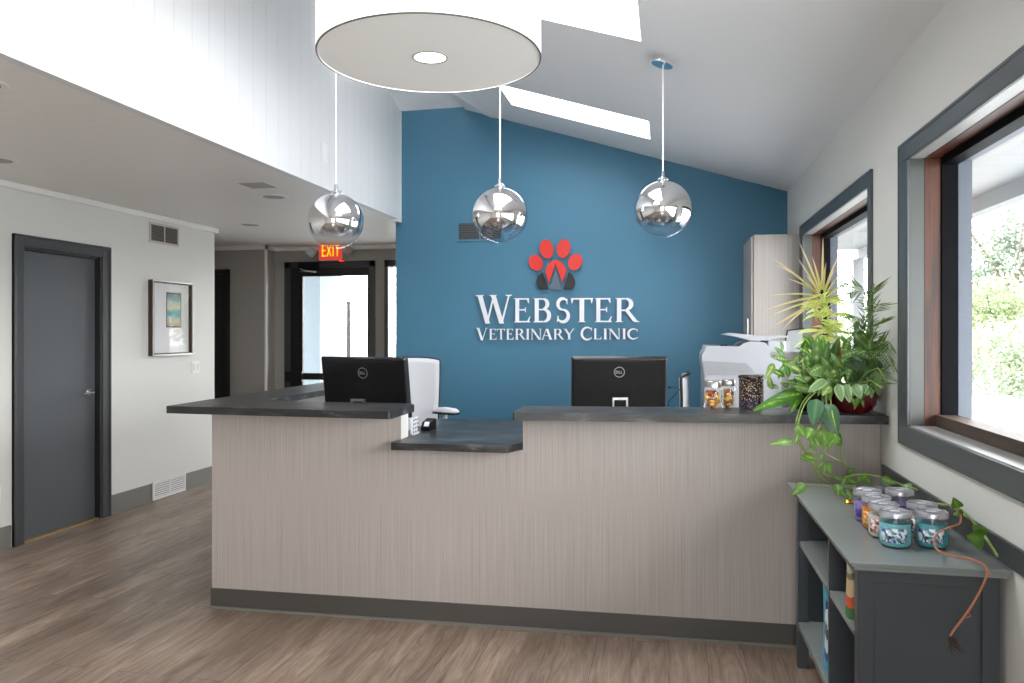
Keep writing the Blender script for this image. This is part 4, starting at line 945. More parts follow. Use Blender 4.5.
k3 = m_pack_('treat_bag', [(0, rgb(60, 110, 60)), (.18, rgb(196, 84, 50)), (.42, rgb(206, 180, 140)), (.7, rgb(120, 120, 80)), (.85, rgb(206, 196, 166))], h=.17)
def pouch(name, lab, cat, loc, w, d, h, m, rz=0, grp=None):
    mb = MB(); n = 8; rows = []
    for k in range(n + 1):
        v = k / n; dd = d * (1 - v ** 2.2 * .93) ; ww = w * (1 - .08 * math.sin(v * PI)); rows.append((ww, dd, v * h))
    vs = []
    for (ww, dd, z) in rows:
        for j in range(16):
            a = 2 * PI * j / 16; c_, s_ = math.cos(a), math.sin(a)
            vs.append((math.copysign(abs(c_) ** .5, c_) * ww / 2, math.copysign(abs(s_) ** .7, s_) * dd / 2, z))
    fs = [(i * 16 + j, i * 16 + (j + 1) % 16, (i + 1) * 16 + (j + 1) % 16, (i + 1) * 16 + j) for i in range(n) for j in range(16)] + [list(range(16))[::-1], [n * 16 + j for j in range(16)]]
    mb.add(vs, fs); return tag(mb.build(name, m, smooth=True, loc=loc, rot=(0, 0, rz)), lab, cat, grp)
pouch('treat_pouch', 'blue and white treat pouch on the bottom shelf of the bookcase', 'pouch', (.615, 3.03, .201), .10, .085, .33, k1, .1)
pouch('teal_pouch', 'teal treat pouch tucked behind the blue and white one', 'pouch', (.63, 3.17, .201), .09, .08, .30, mat('teal_foil', rgb(70, 176, 200), .3, var=.2, vscale=14), -.1)
t = thing('plastic_tub', 'pale teal lidded tub on the upper far shelf', 'container', (.635, 3.00, .551)); MB().lathe([(.040, 0), (.042, .004), (.042, .12), (.036, .13)], seg=24).build('jar', k2, t, smooth=True); MB().lathe([(.040, .13), (.040, .152), (.036, .156)], seg=24).build('lid', m_white, t, smooth=True)
pouch('treat_bag', 'tan, red and green treat bag on the upper near shelf', 'bag', (.588, 2.615, .546), .075, .06, .175, k3, .3)

# ------------------------------------------------------------------ candle jars
def m_label_(name, cols):
    m, nt, b = newmat(name); tc = N(nt, 'ShaderNodeTexCoord'); v = N(nt, 'ShaderNodeTexVoronoi'); v.inputs['Scale'].default_value = 130
    nt.links.new(tc.outputs['Object'], v.inputs['Vector']); sp = N(nt, 'ShaderNodeSeparateColor'); nt.links.new(v.outputs['Color'], sp.inputs[0])
    n = len(cols); r = ramp(nt, [(k / n, c) for k, c in enumerate(cols)], 'CONSTANT'); nt.links.new(sp.outputs[0], r.inputs['Fac']); nt.links.new(r.outputs['Color'], b.inputs['Base Color']); b.inputs['Roughness'].default_value = .4
    return m
def jar(name, lab, x, y, wax, labm, r=.0460, h=.096, lz=(.018, .062), grp='lidded candle jars on the bookcase'):
    t = thing(name, lab, 'candle', (x, y, .785), 0, grp)
    MB().lathe([(r * .86, .001), (r * .97, .006), (r, .016), (r, h - .018), (r * .95, h - .006), (r * .93, h)], seg=40, caps=False).lathe([(1e-4, .0005), (r * .86, .001)], seg=40, caps=False).build('glass_jar', m_jarglass, t, smooth=True)
    MB().lathe([(r * .82, .004), (r * .94, .010), (r * .965, .018), (r * .965, h - .022), (r * .5, h - .024), (1e-4, h - .023)], seg=40).build('wax', wax, t, smooth=True)
    lid = MB().lathe([(r * .96, h - .004), (r * 1.01, h - .003), (r * 1.01, h + .011), (r * .97, h + .014), (r * .80, h + .0145), (r * .78, h + .012), (1e-4, h + .012)], seg=48).build('lid', m_jlid, t, smooth=True)
    MB().box(-.014, .012, -.008, .008, h + .0122, h + .0130).build('price_sticker', m_white, lid)
    # wrap-around label facing the viewer
    vs = []; fs = []; n = 16; rr = r * 1.006
    for k in range(n + 1):
        a = math.radians(-90 - 15 - 56 + 100 * k / n); vs += [(rr * math.cos(a), rr * math.sin(a), lz[0]), (rr * math.cos(a), rr * math.sin(a), lz[1])]
    for k in range(n): fs.append((2 * k, 2 * k + 2, 2 * k + 3, 2 * k + 1))
    MB().add(vs, fs).build('paper_label', labm, t, smooth=True, solid=.0005)
    return t
wt = mat('teal_wax', rgb(124, 198, 206), .4, var=.12, vscale=30); wt2 = mat('deep_teal_wax', rgb(92, 172, 180), .4, var=.1, vscale=30)
wpz = mat('purple_wax', rgb(150, 134, 196), .4); wpo = mat('orange_wax', rgb(226, 140, 40), .4, var=.3, vscale=40); wwh = mat('cream_wax', rgb(224, 216, 206), .4, var=.1, vscale=30)
Lb = m_label_('floral_label', [rgb(232, 236, 240), rgb(70, 100, 170), rgb(190, 206, 220), rgb(50, 70, 120), rgb(236, 240, 240), rgb(96, 150, 150)])
Lp = m_label_('purple_label', [rgb(90, 70, 140), rgb(120, 100, 160), rgb(70, 60, 120)]); Lo = m_label_('orange_label', [rgb(236, 150, 40), rgb(240, 200, 90), rgb(220, 110, 30), rgb(240, 230, 210)])
Lm = m_label_('plum_label', [rgb(96, 40, 80), rgb(200, 170, 180), rgb(130, 60, 50), rgb(230, 226, 226)]); Lw = m_label_('mixed_label', [rgb(232, 226, 226), rgb(90, 56, 120), rgb(214, 200, 210), rgb(200, 120, 50)])
jar('candle_jar', 'teal candle jar with floral label, nearest on the left', .690, 2.588, wt, Lb)
jar('candle_jar', 'deep teal candle jar with floral label, nearest on the right', .800, 2.605, wt2, Lb)
jar('candle_jar', 'cream candle jar with purple and white label behind the left teal one', .683, 2.692, wwh, Lw)
jar('candle_jar', 'orange candle jar in the left row', .688, 2.800, wpo, Lo)
jar('candle_jar', 'purple candle jar at the back of the left row', .686, 2.910, wpz, Lp)
jar('candle_jar', 'white candle jar with plum label behind the right teal one', .806, 2.722, wwh, Lm)
jar('candle_jar', 'purple candle jar at the back of the right row', .797, 2.935, wpz, Lp)
p_ = atz(812 + 42, 500, .785)
t = thing('gold_ornament', 'small gold-footed ornament under the trailing vine on the bookcase', 'ornament', (atz(849, 503, .785).x, atz(849, 503, .785).y, .785))
MB().lathe([(.016, 0), (.02, .004), (.014, .012), (.007, .016)], seg=20).build('foot', mat('gold_metal', rgb(200, 150, 50), .2, metal=1), t, smooth=True); MB().lathe([(.007, .016), (.018, .028), (.022, .042), (.016, .052), (.0001, .056)], seg=20).build('bowl', m_jarglass, t, smooth=True)

# ------------------------------------------------------------------ things on the right worktop
def cookiejar(lab, x, y, r, h, mats_, n):
    t = thing('treat_jar', lab, 'jar', (x, y, 1.0855), 0, 'glass treat jars on the counter')
    MB().lathe([(1e-4, .001), (r * .95, .001), (r, .006), (r, h - .02), (r * .9, h - .01), (r * .88, h)], seg=40, caps=False).build('glass_jar', m_jarglass, t, smooth=True)
    MB().lathe([(r * .93, h - .004), (r * .95, h - .003), (r * .95, h + .022), (r * .88, h + .026), (1e-4, h + .026)], seg=36).build('lid', m_nickel, t, smooth=True)
    rnd = random.Random(int(r * 1e4)); mb = MB()
    for k in range(n):
        a = rnd.random() * 6.28; q_ = (r - .018) * math.sqrt(rnd.random()); z = .012 + (h - .038) * (k / n)
        mb.M = Matrix.Translation((q_ * math.cos(a), q_ * math.sin(a), z)) @ Matrix.Rotation(rnd.random() * 3, 4, 'X') @ Matrix.Rotation(rnd.random() * 3, 4, 'Z')
        mb.lathe([(.006, -.005), (.012, -.004), (.014, 0), (.012, .004), (.006, .005)], seg=10, mi=rnd.randrange(len(mats_)))
    o = mb.build('biscuits', mats_, t, smooth=True); o['kind'] = 'stuff'
cookiejar('glass jar of yellow and red pet biscuits on the counter, metal lid', .205, 3.80, .0430, .105, [m_ecru, m_ecru, m_cook2, m_ecru, m_cook3], 90)
cookiejar('smaller glass jar of brown biscuits just right of the yellow ones', .280, 3.85, .034, .108, [m_cook3, m_ecru, m_cook2, m_cook3], 60)
def m_vase_():
    m = bpy.data.materials.new('perforated_metal'); m.use_nodes = True; nt = m.node_tree; b = nt.nodes['Principled BSDF']; MATS[m.name] = m
    tc = N(nt, 'ShaderNodeTexCoord'); v = N(nt, 'ShaderNodeTexVoronoi'); v.inputs['Scale'].default_value = 125; nt.links.new(tc.outputs['Object'], v.inputs['Vector'])
    r = ramp(nt, [(0, rgb(32, 27, 30)), (.22, rgb(40, 34, 44)), (.34, rgb(196, 170, 142))]); nt.links.new(v.outputs['Distance'], r.inputs['Fac'])
    r.color_ramp.elements[0].color = rgb(206, 182, 156); r.color_ramp.elements[1].color = rgb(60, 50, 54); r.color_ramp.elements[2].color = rgb(34, 28, 34)
    r.color_ramp.elements[0].position = .30; r.color_ramp.elements[1].position = .42; r.color_ramp.elements[2].position = .6
    n = N(nt, 'ShaderNodeTexNoise'); n.inputs['Scale'].default_value = 16; nt.links.new(tc.outputs['Object'], n.inputs['Vector'])
    sp = N(nt, 'ShaderNodeSeparateXYZ'); nt.links.new(tc.outputs['Object'], sp.inputs[0])
    a = N(nt, 'ShaderNodeMath', operation='MULTIPLY_ADD'); nt.links.new(sp.outputs['Z'], a.inputs[0]); a.inputs[1].default_value = -9; nt.links.new(n.outputs['Fac'], a.inputs[2])
    r2 = ramp(nt, [(-.0, (0, 0, 0, 1)), (.05, (1, 1, 1, 1))]); nt.links.new(a.outputs[0], r2.inputs['Fac']); r2.color_ramp.elements[0].position = 0
    mx = N(nt, 'ShaderNodeMix', data_type='RGBA'); mm = N(nt, 'ShaderNodeMath', operation='MULTIPLY'); nt.links.new(r2.outputs['Color'], mm.inputs[0]); mm.inputs[1].default_value = .5
    nt.links.new(mm.outputs[0], mx.inputs['Factor']); nt.links.new(r.outputs['Color'], mx.inputs['A']); mx.inputs['B'].default_value = rgb(54, 46, 84)
    nt.links.new(mx.outputs['Result'], b.inputs['Base Color']); b.inputs['Roughness'].default_value = .35; b.inputs['Metallic'].default_value = .3
    return m
t = thing('candle_holder', 'dark perforated metal candle holder with purple tint on the counter', 'candle holder', (.385, 3.83, 1.0855))
MB().lathe([(.05, 0), (.056, .003), (.0575, .15), (.059, .153), (.055, .153), (.053, .15), (.05, .01), (1e-4, .01)], seg=48).build('cylinder', m_vase_(), t, smooth=True)
MB().lathe([(.0585, .146), (.0605, .148), (.0605, .154), (.0585, .156), (.056, .154)], seg=48, caps=False).build('rim', m_dpot, t, smooth=True)

# ------------------------------------------------------------------ plants
def leaf(mb_, base, tip, w, shape='lance', bend=.12, fold=.25, n=8, up=None, mi=0, side=None, asym=0):
    """leaf blade from base to tip, bowed along 'up', folded along the midrib; uv u=across v=along"""
    base = Vector(base); tip = Vector(tip); d = tip - base; L_ = d.length
    if L_ < 1e-4: return
    up = Vector(up) if up is not None else Vector((0, 0, 1))
    dn = d.normalized(); s = dn.cross(up)
    if s.length < .05: s = dn.cross(Vector((0, -1, 0)))
    s.normalize()
    if side is not None: s = Vector(side).normalized()
    u2 = s.cross(dn).normalized()
    vs = []; fs = []; uv = []
    for k in range(n + 1):
        v = k / n
        if shape == 'heart': ww = max(0, (math.sin(PI * min(1, v ** .62)) ** .8)) * (1.0 if v > .06 else .7)
        elif shape == 'strap': ww = min(1, v * 8 + .5) * (1 - v ** 3) * (1 - .2 * v)
        elif shape == 'oval': ww = math.sin(PI * v ** .8) ** .75
        else: ww = math.sin(PI * v ** .75) ** 1.0
        if k == n: ww = 0
        c = base + d * v + u2 * (bend * L_ * 4 * v * (1 - v))
        h = ww * w / 2
        vs += [c - s * h + u2 * (fold * h), c, c + s * h + u2 * (fold * h)]
    for k in range(n):
        a = 3 * k; v0, v1 = k / n, (k + 1) / n
        fs.append((a, a + 1, a + 4, a + 3)); uv.append([(1, v0), (0, v0), (0, v1), (1, v1)])
        fs.append((a + 1, a + 2, a + 5, a + 4)); uv.append([(0, v0), (1, v0), (1, v1), (0, v1)])
    mb_.add(vs, fs, mi, uv)
def lmb(): m_ = MB(); m_.uvkeep = True; return m_
l_mid = m_leaf_('mid_leaf', rgb(92, 128, 62), rgb(136, 162, 92), rgb(74, 110, 52), .8)
l_pale = m_leaf_('pale_variegated_leaf', rgb(166, 186, 118), rgb(206, 214, 160), rgb(120, 152, 78), 1.1, nscale=70)
l_dk2 = m_leaf_('deep_leaf', rgb(56, 88, 46), rgb(88, 118, 66), None, .6)
VIEW = Vector((-.25, -1, .1)).normalized()   # roughly towards the room: leaves turn to the room's open side
# -- dark bowl with dracaena and bright lance leaves
pc = Vector((.655, 3.79, 1.0855))
dr = thing('potted_dracaena', 'tall spiky dracaena with yellow-green leaves in the dark bowl', 'plant', pc)
MB().lathe([(.055, 0), (.07, .004), (.095, .04), (.104, .085), (.108, .095), (.103, .097), (.096, .085), (.08, .075), (1e-4, .074)], seg=40).build('bowl', m_dpot, dr, smooth=True)
MB().lathe([(.094, .077), (.05, .082), (1e-4, .084)], seg=32).build('soil', m_dirt, dr, smooth=True)
T = Matrix.Translation(-pc)
YD = 3.80
def PD(px, py, dy=0): return aty(px, py, YD + dy)
mb = MB(); mb.M = T
mb.tube([pc + Vector((0, .02, .07)), PD(818, 360, .02), PD(821, 325, .02), PD(822, 298, .02)], [.009, .008, .007, .006], 8)
mb.tube([pc + Vector((.04, .0, .07)), PD(826, 365, .0), PD(828, 335, -.02), PD(827, 318, -.02)], [.006, .006, .005, .004], 8)
mb.build('stem', m_wstem, dr, smooth=True)
rnd = random.Random(3)
mb = lmb(); mb.M = T
for (x, y, bx, by) in ((798, 240, 820, 292), (796, 256, 819, 294), (812, 256, 821, 290), (823, 236, 822, 288), (826, 262, 823, 290), (840, 254, 825, 292), (848, 262, 826, 294), (769, 256, 817, 294), (776, 265, 817, 295), (856, 280, 827, 297), (760, 312, 817, 297), (759, 322, 816, 300), (768, 330, 815, 302), (781, 332, 817, 303), (792, 316, 818, 300), (842, 310, 826, 300), (766, 296, 818, 296), (850, 298, 827, 299), (834, 270, 824, 292), (806, 275, 819, 293), (786, 278, 818, 293), (836, 322, 824, 303), (862, 292, 828, 298)):
    leaf(mb, PD(bx, by, rnd.uniform(-.02, .02)), PD(x, y, rnd.uniform(-.10, .10)), rnd.uniform(.0095, .0145), 'strap', rnd.uniform(.02, .10), .3, 10, up=VIEW + Vector((rnd.uniform(-.3, .3), 0, rnd.uniform(.2, .9))))
mb.build('spiky_foliage', l_drac, dr, smooth=True)
mb = lmb(); mb.M = T
for k in range(95):
    v = rnd.random(); by = 298 + v * 62; bx = 821 + rnd.uniform(-6, 9) + 2 * v
    a = rnd.uniform(-.3, 3.5); L_ = rnd.uniform(14, 30)
    tx = bx + L_ * math.cos(a) * 1.05; ty = by - L_ * math.sin(a) * .55 + rnd.uniform(-2, 10)
    leaf(mb, PD(bx, by, rnd.uniform(-.05, .05)), PD(tx, ty, rnd.uniform(-.12, .08)), rnd.uniform(.013, .022), 'lance', rnd.uniform(.08, .3), .25, 6, up=VIEW + Vector((rnd.uniform(-.5, .5), 0, rnd.uniform(0, .9))))
mb.build('lance_foliage', l_bamb, dr, smooth=True)
def cluster(mb_, YP, cx, cy, sx, sy, n, L0, L1, a0, a1, wr, mis, dz=.10, shape='oval', bend=(.05, .2)):
    for k in range(n):
        x0 = cx + rnd.gauss(0, sx * .5); y0 = cy + rnd.gauss(0, sy * .5); a = math.radians(rnd.uniform(a0, a1)); L_ = rnd.uniform(L0, L1)
        dy = rnd.uniform(-dz, dz * .6)
        b0 = aty(x0, y0, YP + dy); t0 = aty(x0 + L_ * math.cos(a), y0 - L_ * math.sin(a), YP + dy + rnd.uniform(-.05, .02))
        leaf(mb_, b0, t0, (t0 - b0).length * rnd.uniform(wr * .8, wr * 1.2), shape, rnd.uniform(*bend), .22, 8, up=(VIEW + Vector((rnd.uniform(-.4, .4), 0, rnd.uniform(0, .9)))), mi=rnd.choice(mis))
mb = lmb(); mb.M = T
for (x0, y0, x1, y1, w, mi) in ((806, 390, 752, 411, .062, 0), (806, 393, 772, 399, .048, 0), (800, 396, 790, 414, .035, 0), (816, 386, 818, 334, .062, 1), (812, 386, 806, 345, .045, 1), (820, 386, 829, 340, .05, 2), (815, 388, 825, 356, .05, 1)):
    leaf(mb, aty(x0, y0, 3.74), aty(x1, y1, 3.66 + rnd.uniform(-.04, .04)), w, 'oval', rnd.uniform(.08, .18), .2, 10, up=VIEW, mi=mi)
cluster(mb, 3.74, 796, 364, 18, 18, 28, 11, 22, 80, 270, .34, [3, 3, 1, 0], shape='lance')
cluster(mb, 3.74, 806, 382, 16, 10, 22, 10, 20, 120, 280, .42, [3, 1, 2])
cluster(mb, 3.74, 816, 362, 12, 24, 14, 14, 26, 40, 150, .34, [1, 2, 0], shape='lance')
mb.build('broad_foliage', [l_agla, l_cala, l_mid, l_pale], dr, smooth=True)
# -- burgundy bowl with palm, broad leaves and trailing pothos
bc = Vector((.820, 3.735, 1.0855))
bo = thing('potted_houseplants', 'burgundy glazed bowl of palm, broad-leaved and trailing vine plants', 'plant', bc)
MB().lathe([(.05, 0), (.066, .003), (.094, .035), (.106, .08), (.108, .122), (.104, .126), (.100, .118), (.088, .105), (1e-4, .104)], seg=48).build('bowl', m_burg, bo, smooth=True)
MB().lathe([(.098, .107), (.05, .112), (1e-4, .114)], seg=32).build('soil', m_dirt, bo, smooth=True)
T = Matrix.Translation(-bc)
def PB(px, py, dy=0): return aty(px, py, 3.72 + dy)
# palm fronds
ms = MB(); ms.M = T; mb = lmb(); mb.M = T
fr = [[(852, 385), (862, 345), (868, 310), (864, 290), (852, 287), (842, 290)], [(853, 385), (866, 350), (878, 325), (884, 318)], [(853, 386), (864, 362), (876, 345), (890, 341), (897, 350)], [(854, 386), (868, 372), (878, 368), (886, 380)],
      [(852, 384), (864, 340), (873, 312), (880, 300)], [(850, 384), (858, 350), (862, 330), (858, 318), (850, 322)], [(853, 387), (870, 380), (882, 388)], [(851, 383), (868, 352), (888, 352), (896, 372)], [(852, 384), (864, 330), (871, 296), (874, 284)]]
for i, pth in enumerate(fr):
    pts = [PB(x, y, -.02 * (k % 2) + .02 * (i % 3) - .03 - .26 * k / (len(pth) - 1)) for k, (x, y) in enumerate(pth)]
    # keep clear of the wall
    for p_ in pts: p_.x = min(p_.x, XR - .03)
    ms.tube(pts, [.0028] * len(pts), 6)
    for k in range(1, len(pts) - 1):
        for s in range(5):
            b0 = pts[k].lerp(pts[k + 1], s / 7); d = (pts[k + 1] - pts[k]).normalized()
            for sg in (-1, 1):
                sd = d.cross(Vector((0, -1, .2))).normalized() * sg
                tp = b0 + (sd * .75 + d * .8 + Vector((0, rnd.uniform(-.5, .1), -.15))) * rnd.uniform(.05, .105); tp.x = min(tp.x, XR - .012)
                leaf(mb, b0, tp, .0046, 'lance', .05, .2, 4, up=VIEW)
for k in range(46):
    b0 = PB(rnd.uniform(868, 888), rnd.uniform(355, 388), rnd.uniform(-.05, .03)); b0.x = min(b0.x, XR - .02); tp = b0 + Vector((rnd.uniform(-.04, .03), rnd.uniform(-.03, .02), rnd.uniform(-.10, -.04))); tp.x = min(tp.x, XR - .01)
    leaf(mb, b0, tp, .009, 'lance', .05, .2, 4)
ms.build('palm_stem', m_stem, bo); mb.build('palm_fronds', l_palm, bo, smooth=True)
mb = lmb(); mb.M = T
for (x0, y0, x1, y1, w, mi) in ((836, 384, 848, 343, .05, 0), (846, 384, 862, 338, .055, 4), (850, 386, 876, 352, .05, 4), (832, 382, 841, 346, .035, 3), (838, 386, 830, 356, .045, 0)):
    leaf(mb, PB(x0, y0, -.02), PB(x1, y1, rnd.uniform(-.12, -.02)), w, 'oval', rnd.uniform(.06, .18), .22, 10, up=VIEW, mi=mi)
def clB(*a, **k): cluster(mb, 3.70, *a, **k)
clB(862, 352, 15, 22, 36, 13, 26, 0, 360, .40, [4, 5, 5, 0])
clB(846, 366, 26, 14, 34, 12, 24, 0, 360, .42, [4, 5, 0, 1])
clB(830, 380, 18, 10, 18, 12, 22, 120, 330, .45, [1, 4, 6])
clB(858, 384, 18, 6, 16, 10, 18, 180, 360, .45, [1, 4])
clB(872, 368, 8, 16, 18, 12, 22, 230, 330, .30, [5, 4], shape='lance')
droop = [(838, 384, 842, 402, .042, 1), (846, 384, 850, 403, .040, 1), (855, 384, 861, 399, .044, 1), (863, 384, 868, 396, .034, 1), (830, 386, 822, 396, .04, 6), (826, 380, 808, 392, .042, 1),
         (817, 399, 813, 427, .066, 2), (826, 404, 838, 435, .074, 2), (824, 428, 822, 446, .050, 4), (832, 432, 842, 447, .050, 4)]
for (x0, y0, x1, y1, w, mi) in droop:
    yb = 3.70 - .13 if y1 < 410 else 3.40
    leaf(mb, aty(x0, y0, yb), aty(x1, y1, yb - .05), w, 'heart' if mi == 2 else 'oval', .10, .22, 10, up=VIEW, mi=mi)
mb.build('broad_foliage', [l_cala, l_hoya, l_dark, l_rust, l_mid, l_dk2, l_pale], bo, smooth=True)
# trailing vines: depth interpolated from the bowl, over the worktop edge and down to the bookcase
ZT = .792
def V3(px, py, y): return aty(px, py, y)
def TB(px, py, z=ZT): return atz(px, py, z)
vines = [
 [PB(812, 392, -.05), V3(803, 402, 3.52), V3(797, 418, 3.40), V3(796, 428, 3.40), V3(799, 440, 3.40), V3(806, 452, 3.41), V3(813, 463, 3.42), V3(819, 474, 3.42), V3(828, 483, 3.42), TB(845, 487.5), TB(858, 488)],
 [PB(816, 392, -.05), V3(806, 402, 3.50), V3(799, 420, 3.39), V3(797, 440, 3.40), V3(803, 449, 3.40), V3(810, 456, 3.40), V3(813, 466, 3.41), V3(820, 478, 3.42), V3(823, 484, 3.42)],
 [PB(826, 392, -.05), V3(826, 410, 3.40), V3(820, 424, 3.38), V3(814, 440, 3.39), V3(806, 452, 3.39)],
 [PB(830, 392, -.05), V3(832, 412, 3.36), V3(837, 434, 3.37), V3(841, 444, 3.38), V3(842, 460, 3.39), V3(848, 467, 3.40), V3(852, 472, 3.40)],
 [V3(813, 455, 3.40), V3(818, 468, 3.40), V3(825, 475, 3.40), V3(836, 478, 3.38), V3(845, 477.5, 3.35), V3(856, 475, 3.33), V3(868, 475, 3.32), V3(880, 477, 3.30), V3(893, 481, 3.25), V3(905, 486, 3.2), V3(922, 490, 3.13)],
 [V3(842, 462, 3.39), V3(833, 458, 3.38), V3(822, 452, 3.38)],
 [TB(804, 485), TB(815, 485), TB(827, 486), TB(838, 488)],
 [V3(859, 476, 3.33), V3(858, 484, 3.33), TB(856, 488), TB(848, 490)],
]
mb = MB(); mb.M = T
for v in vines:
    pts = []
    for k in range(len(v) - 1):
        a = v[max(k - 1, 0)]; b_ = v[k]; c = v[k + 1]; d = v[min(k + 2, len(v) - 1)]
        for s in range(4):
            q_ = s / 4; pts.append(.5 * ((2 * b_) + (c - a) * q_ + (2 * a - 5 * b_ + 4 * c - d) * q_ ** 2 + (3 * b_ - a - 3 * c + d) * q_ ** 3))
    pts.append(v[-1])
    for p_ in pts: p_.x = min(p_.x, XR - .03); p_.z = max(p_.z, .7885)
    mb.tube(pts, .0032, 6)
mb.build('vine', m_stem, bo, smooth=True)
mb = lmb(); mb.M = T
vl = [(793, 441, 768, 444, .036), (797, 425, 806, 438, .04), (800, 430, 794, 446, .02), (808, 430, 814, 446, .03), (812, 428, 806, 440, .04), (814, 436, 820, 448, .035), (820, 430, 828, 446, .05), (830, 432, 824, 446, .05), (836, 434, 828, 448, .05), (826, 440, 826, 452, .03),
      (803, 456, 818, 459, .04), (800, 456, 812, 462, .02), (822, 454, 820, 462, .02), (826, 462, 832, 475, .032), (826, 462, 824, 474, .02), (823, 462, 818, 468, .012), (845, 478, 858, 484, .04), (848, 472, 856, 468, .025), (846, 476, 842, 486, .03), (862, 476, 872, 484, .045), (868, 474, 856, 482, .04),
      (805, 484, 791, 499, .042), (838, 484, 838, 498, .035), (836, 487, 848, 498, .04), (846, 492, 852, 500, .03), (853, 492, 862, 500, .03), (882, 478, 896, 484, .03), (905, 484, 914, 494, .04), (914, 494, 922, 488, .012), (810, 443, 817, 452, .02), (834, 476, 840, 480, .02), (852, 398, 856, 408, .016), (858, 398, 854, 410, .02), (862, 400, 864, 408, .014)]
for (x0, y0, x1, y1, w) in vl:
    yy = 3.37 if y0 < 484 else 3.30
    if 850 < x0 < 866 and y0 < 420: yy = 3.58
    if x0 > 875: yy = 3.2
    a = V3(x0, y0, yy); b_ = V3(x1, y1, yy - .03)
    a.z = max(a.z, .79); b_.z = max(b_.z, .79); a.x = min(a.x, .90); b_.x = min(b_.x, .90)
    leaf(mb, a, b_, w, 'heart', .1, .2, 8, up=VIEW)
ms2 = None
mb.build('vine_leaves', l_poth, bo, smooth=True)
# runner over the near end of the bookcase: green stem with leaves, copper-coloured root end
rn = thing('trailing_vine', 'vine runner with copper stem and dangling root over the bookcase end', 'plant', (.86, 2.62, .79))
T = Matrix.Translation((-.86, -2.62, -.79))
def cr(v):
    pts = []
    for k in range(len(v) - 1):
        a = v[max(k - 1, 0)]; b_ = v[k]; c = v[k + 1]; d = v[min(k + 2, len(v) - 1)]
        for s in range(5):
            q_ = s / 5; pts.append(.5 * ((2 * b_) + (c - a) * q_ + (2 * a - 5 * b_ + 4 * c - d) * q_ ** 2 + (3 * b_ - a - 3 * c + d) * q_ ** 3))
    return pts + [v[-1]]
mb = MB(); mb.M = T
g = [V3(936, 504, 2.72), V3(947, 505, 2.70), V3(958, 508, 2.66), V3(968, 516, 2.60), V3(978, 528, 2.53), V3(988, 541, 2.46), V3(998, 556, 2.40)]
for p_ in g: p_.x = min(p_.x, XR - .034); p_.z = max(p_.z, .790)
mb.tube(cr(g), .0042, 6); mb.build('vine', m_stem, rn, smooth=True)
mb = lmb(); mb.M = T
for (x0, y0, x1, y1, w) in ((958, 508, 953, 497, .035), (957, 511, 962, 518, .03), (984, 536, 972, 524, .04), (984, 538, 966, 536, .06)):
    a = V3(x0, y0, 2.60 if x0 < 970 else 2.46); b_ = V3(x1, y1, 2.58 if x0 < 970 else 2.44)
    for p_ in (a, b_): p_.x = min(p_.x, XR - .034); p_.z = max(p_.z, .79)
    leaf(mb, a, b_, w, 'heart', .1, .3, 8, up=VIEW)
mb.build('vine_leaves', l_palm if False else m_leaf_('mid_green_leaf', rgb(84, 122, 48), rgb(110, 146, 60), None, .5), rn, smooth=True)
mb = MB(); mb.M = T
c_ = [V3(950, 506, 2.68), V3(959, 512, 2.60), V3(960, 523, 2.55), V3(948, 528, 2.52), V3(938, 533, 2.50), V3(934, 542, 2.47), V3(939, 551, 2.43), V3(953, 556, 2.38), V3(970, 559, 2.345), V3(984, 565, 2.325), V3(987, 573, 2.315), V3(983, 585, 2.325), V3(974, 602, 2.335), V3(964, 617, 2.345), V3(955, 628, 2.35), V3(950, 636, 2.35)]
for p_ in c_[2:9]: p_.z = max(p_.z, .789)
mb.tube(cr(c_), [.0032] * 76 if False else .003, 6)
mb.tube([V3(968, 613, 2.345), V3(971, 616, 2.34), V3(966, 618, 2.34)], .0014, 5); mb.tube([V3(989, 573, 2.32), V3(991, 577, 2.32)], .003, 5)
mb.build('copper_stem', m_brown, rn, smooth=True)
mb = MB(); mb.M = T
for k in range(14):
    a = V3(950, 636, 2.35); pts = [a]; p_ = a.copy()
    for s in range(5): p_ = p_ + Vector((rnd.uniform(-.006, .013), rnd.uniform(-.004, .004), -rnd.uniform(.004, .013))); pts.append(p_.copy())
    mb.tube(pts, [.0016, .0014, .0012, .001, .0008, .0005], 4)
mb.build('root_tuft', m_rootm, rn)

# ------------------------------------------------------------------ outdoors
gnd = box('ground_outside', mat('pale_asphalt', rgb(176, 178, 178), .9, var=.08, vscale=1.5), (XO + .0, 90, -40, 90, -.45, -.25)); struct(gnd, 'pale paved lot outside the windows', 'ground')
struct(box('ground_front', MATS['pale_asphalt'], (-60, 1.2, YH + .3, 90, -.45, -.12)), 'pale paved ground beyond the entrance door', 'ground')
struct(box('ground_rear', MATS['pale_asphalt'], (-60, 1.2, -40, YK - .3, -.45, -.12)))
tag(box('lawn_strip', mat('grass', rgb(78, 90, 48), .9, var=.3, vscale=3), (12, 80, 22, 31, -.25, -.2)), 'strip of grass beyond the paved lot', 'lawn', kind='stuff')
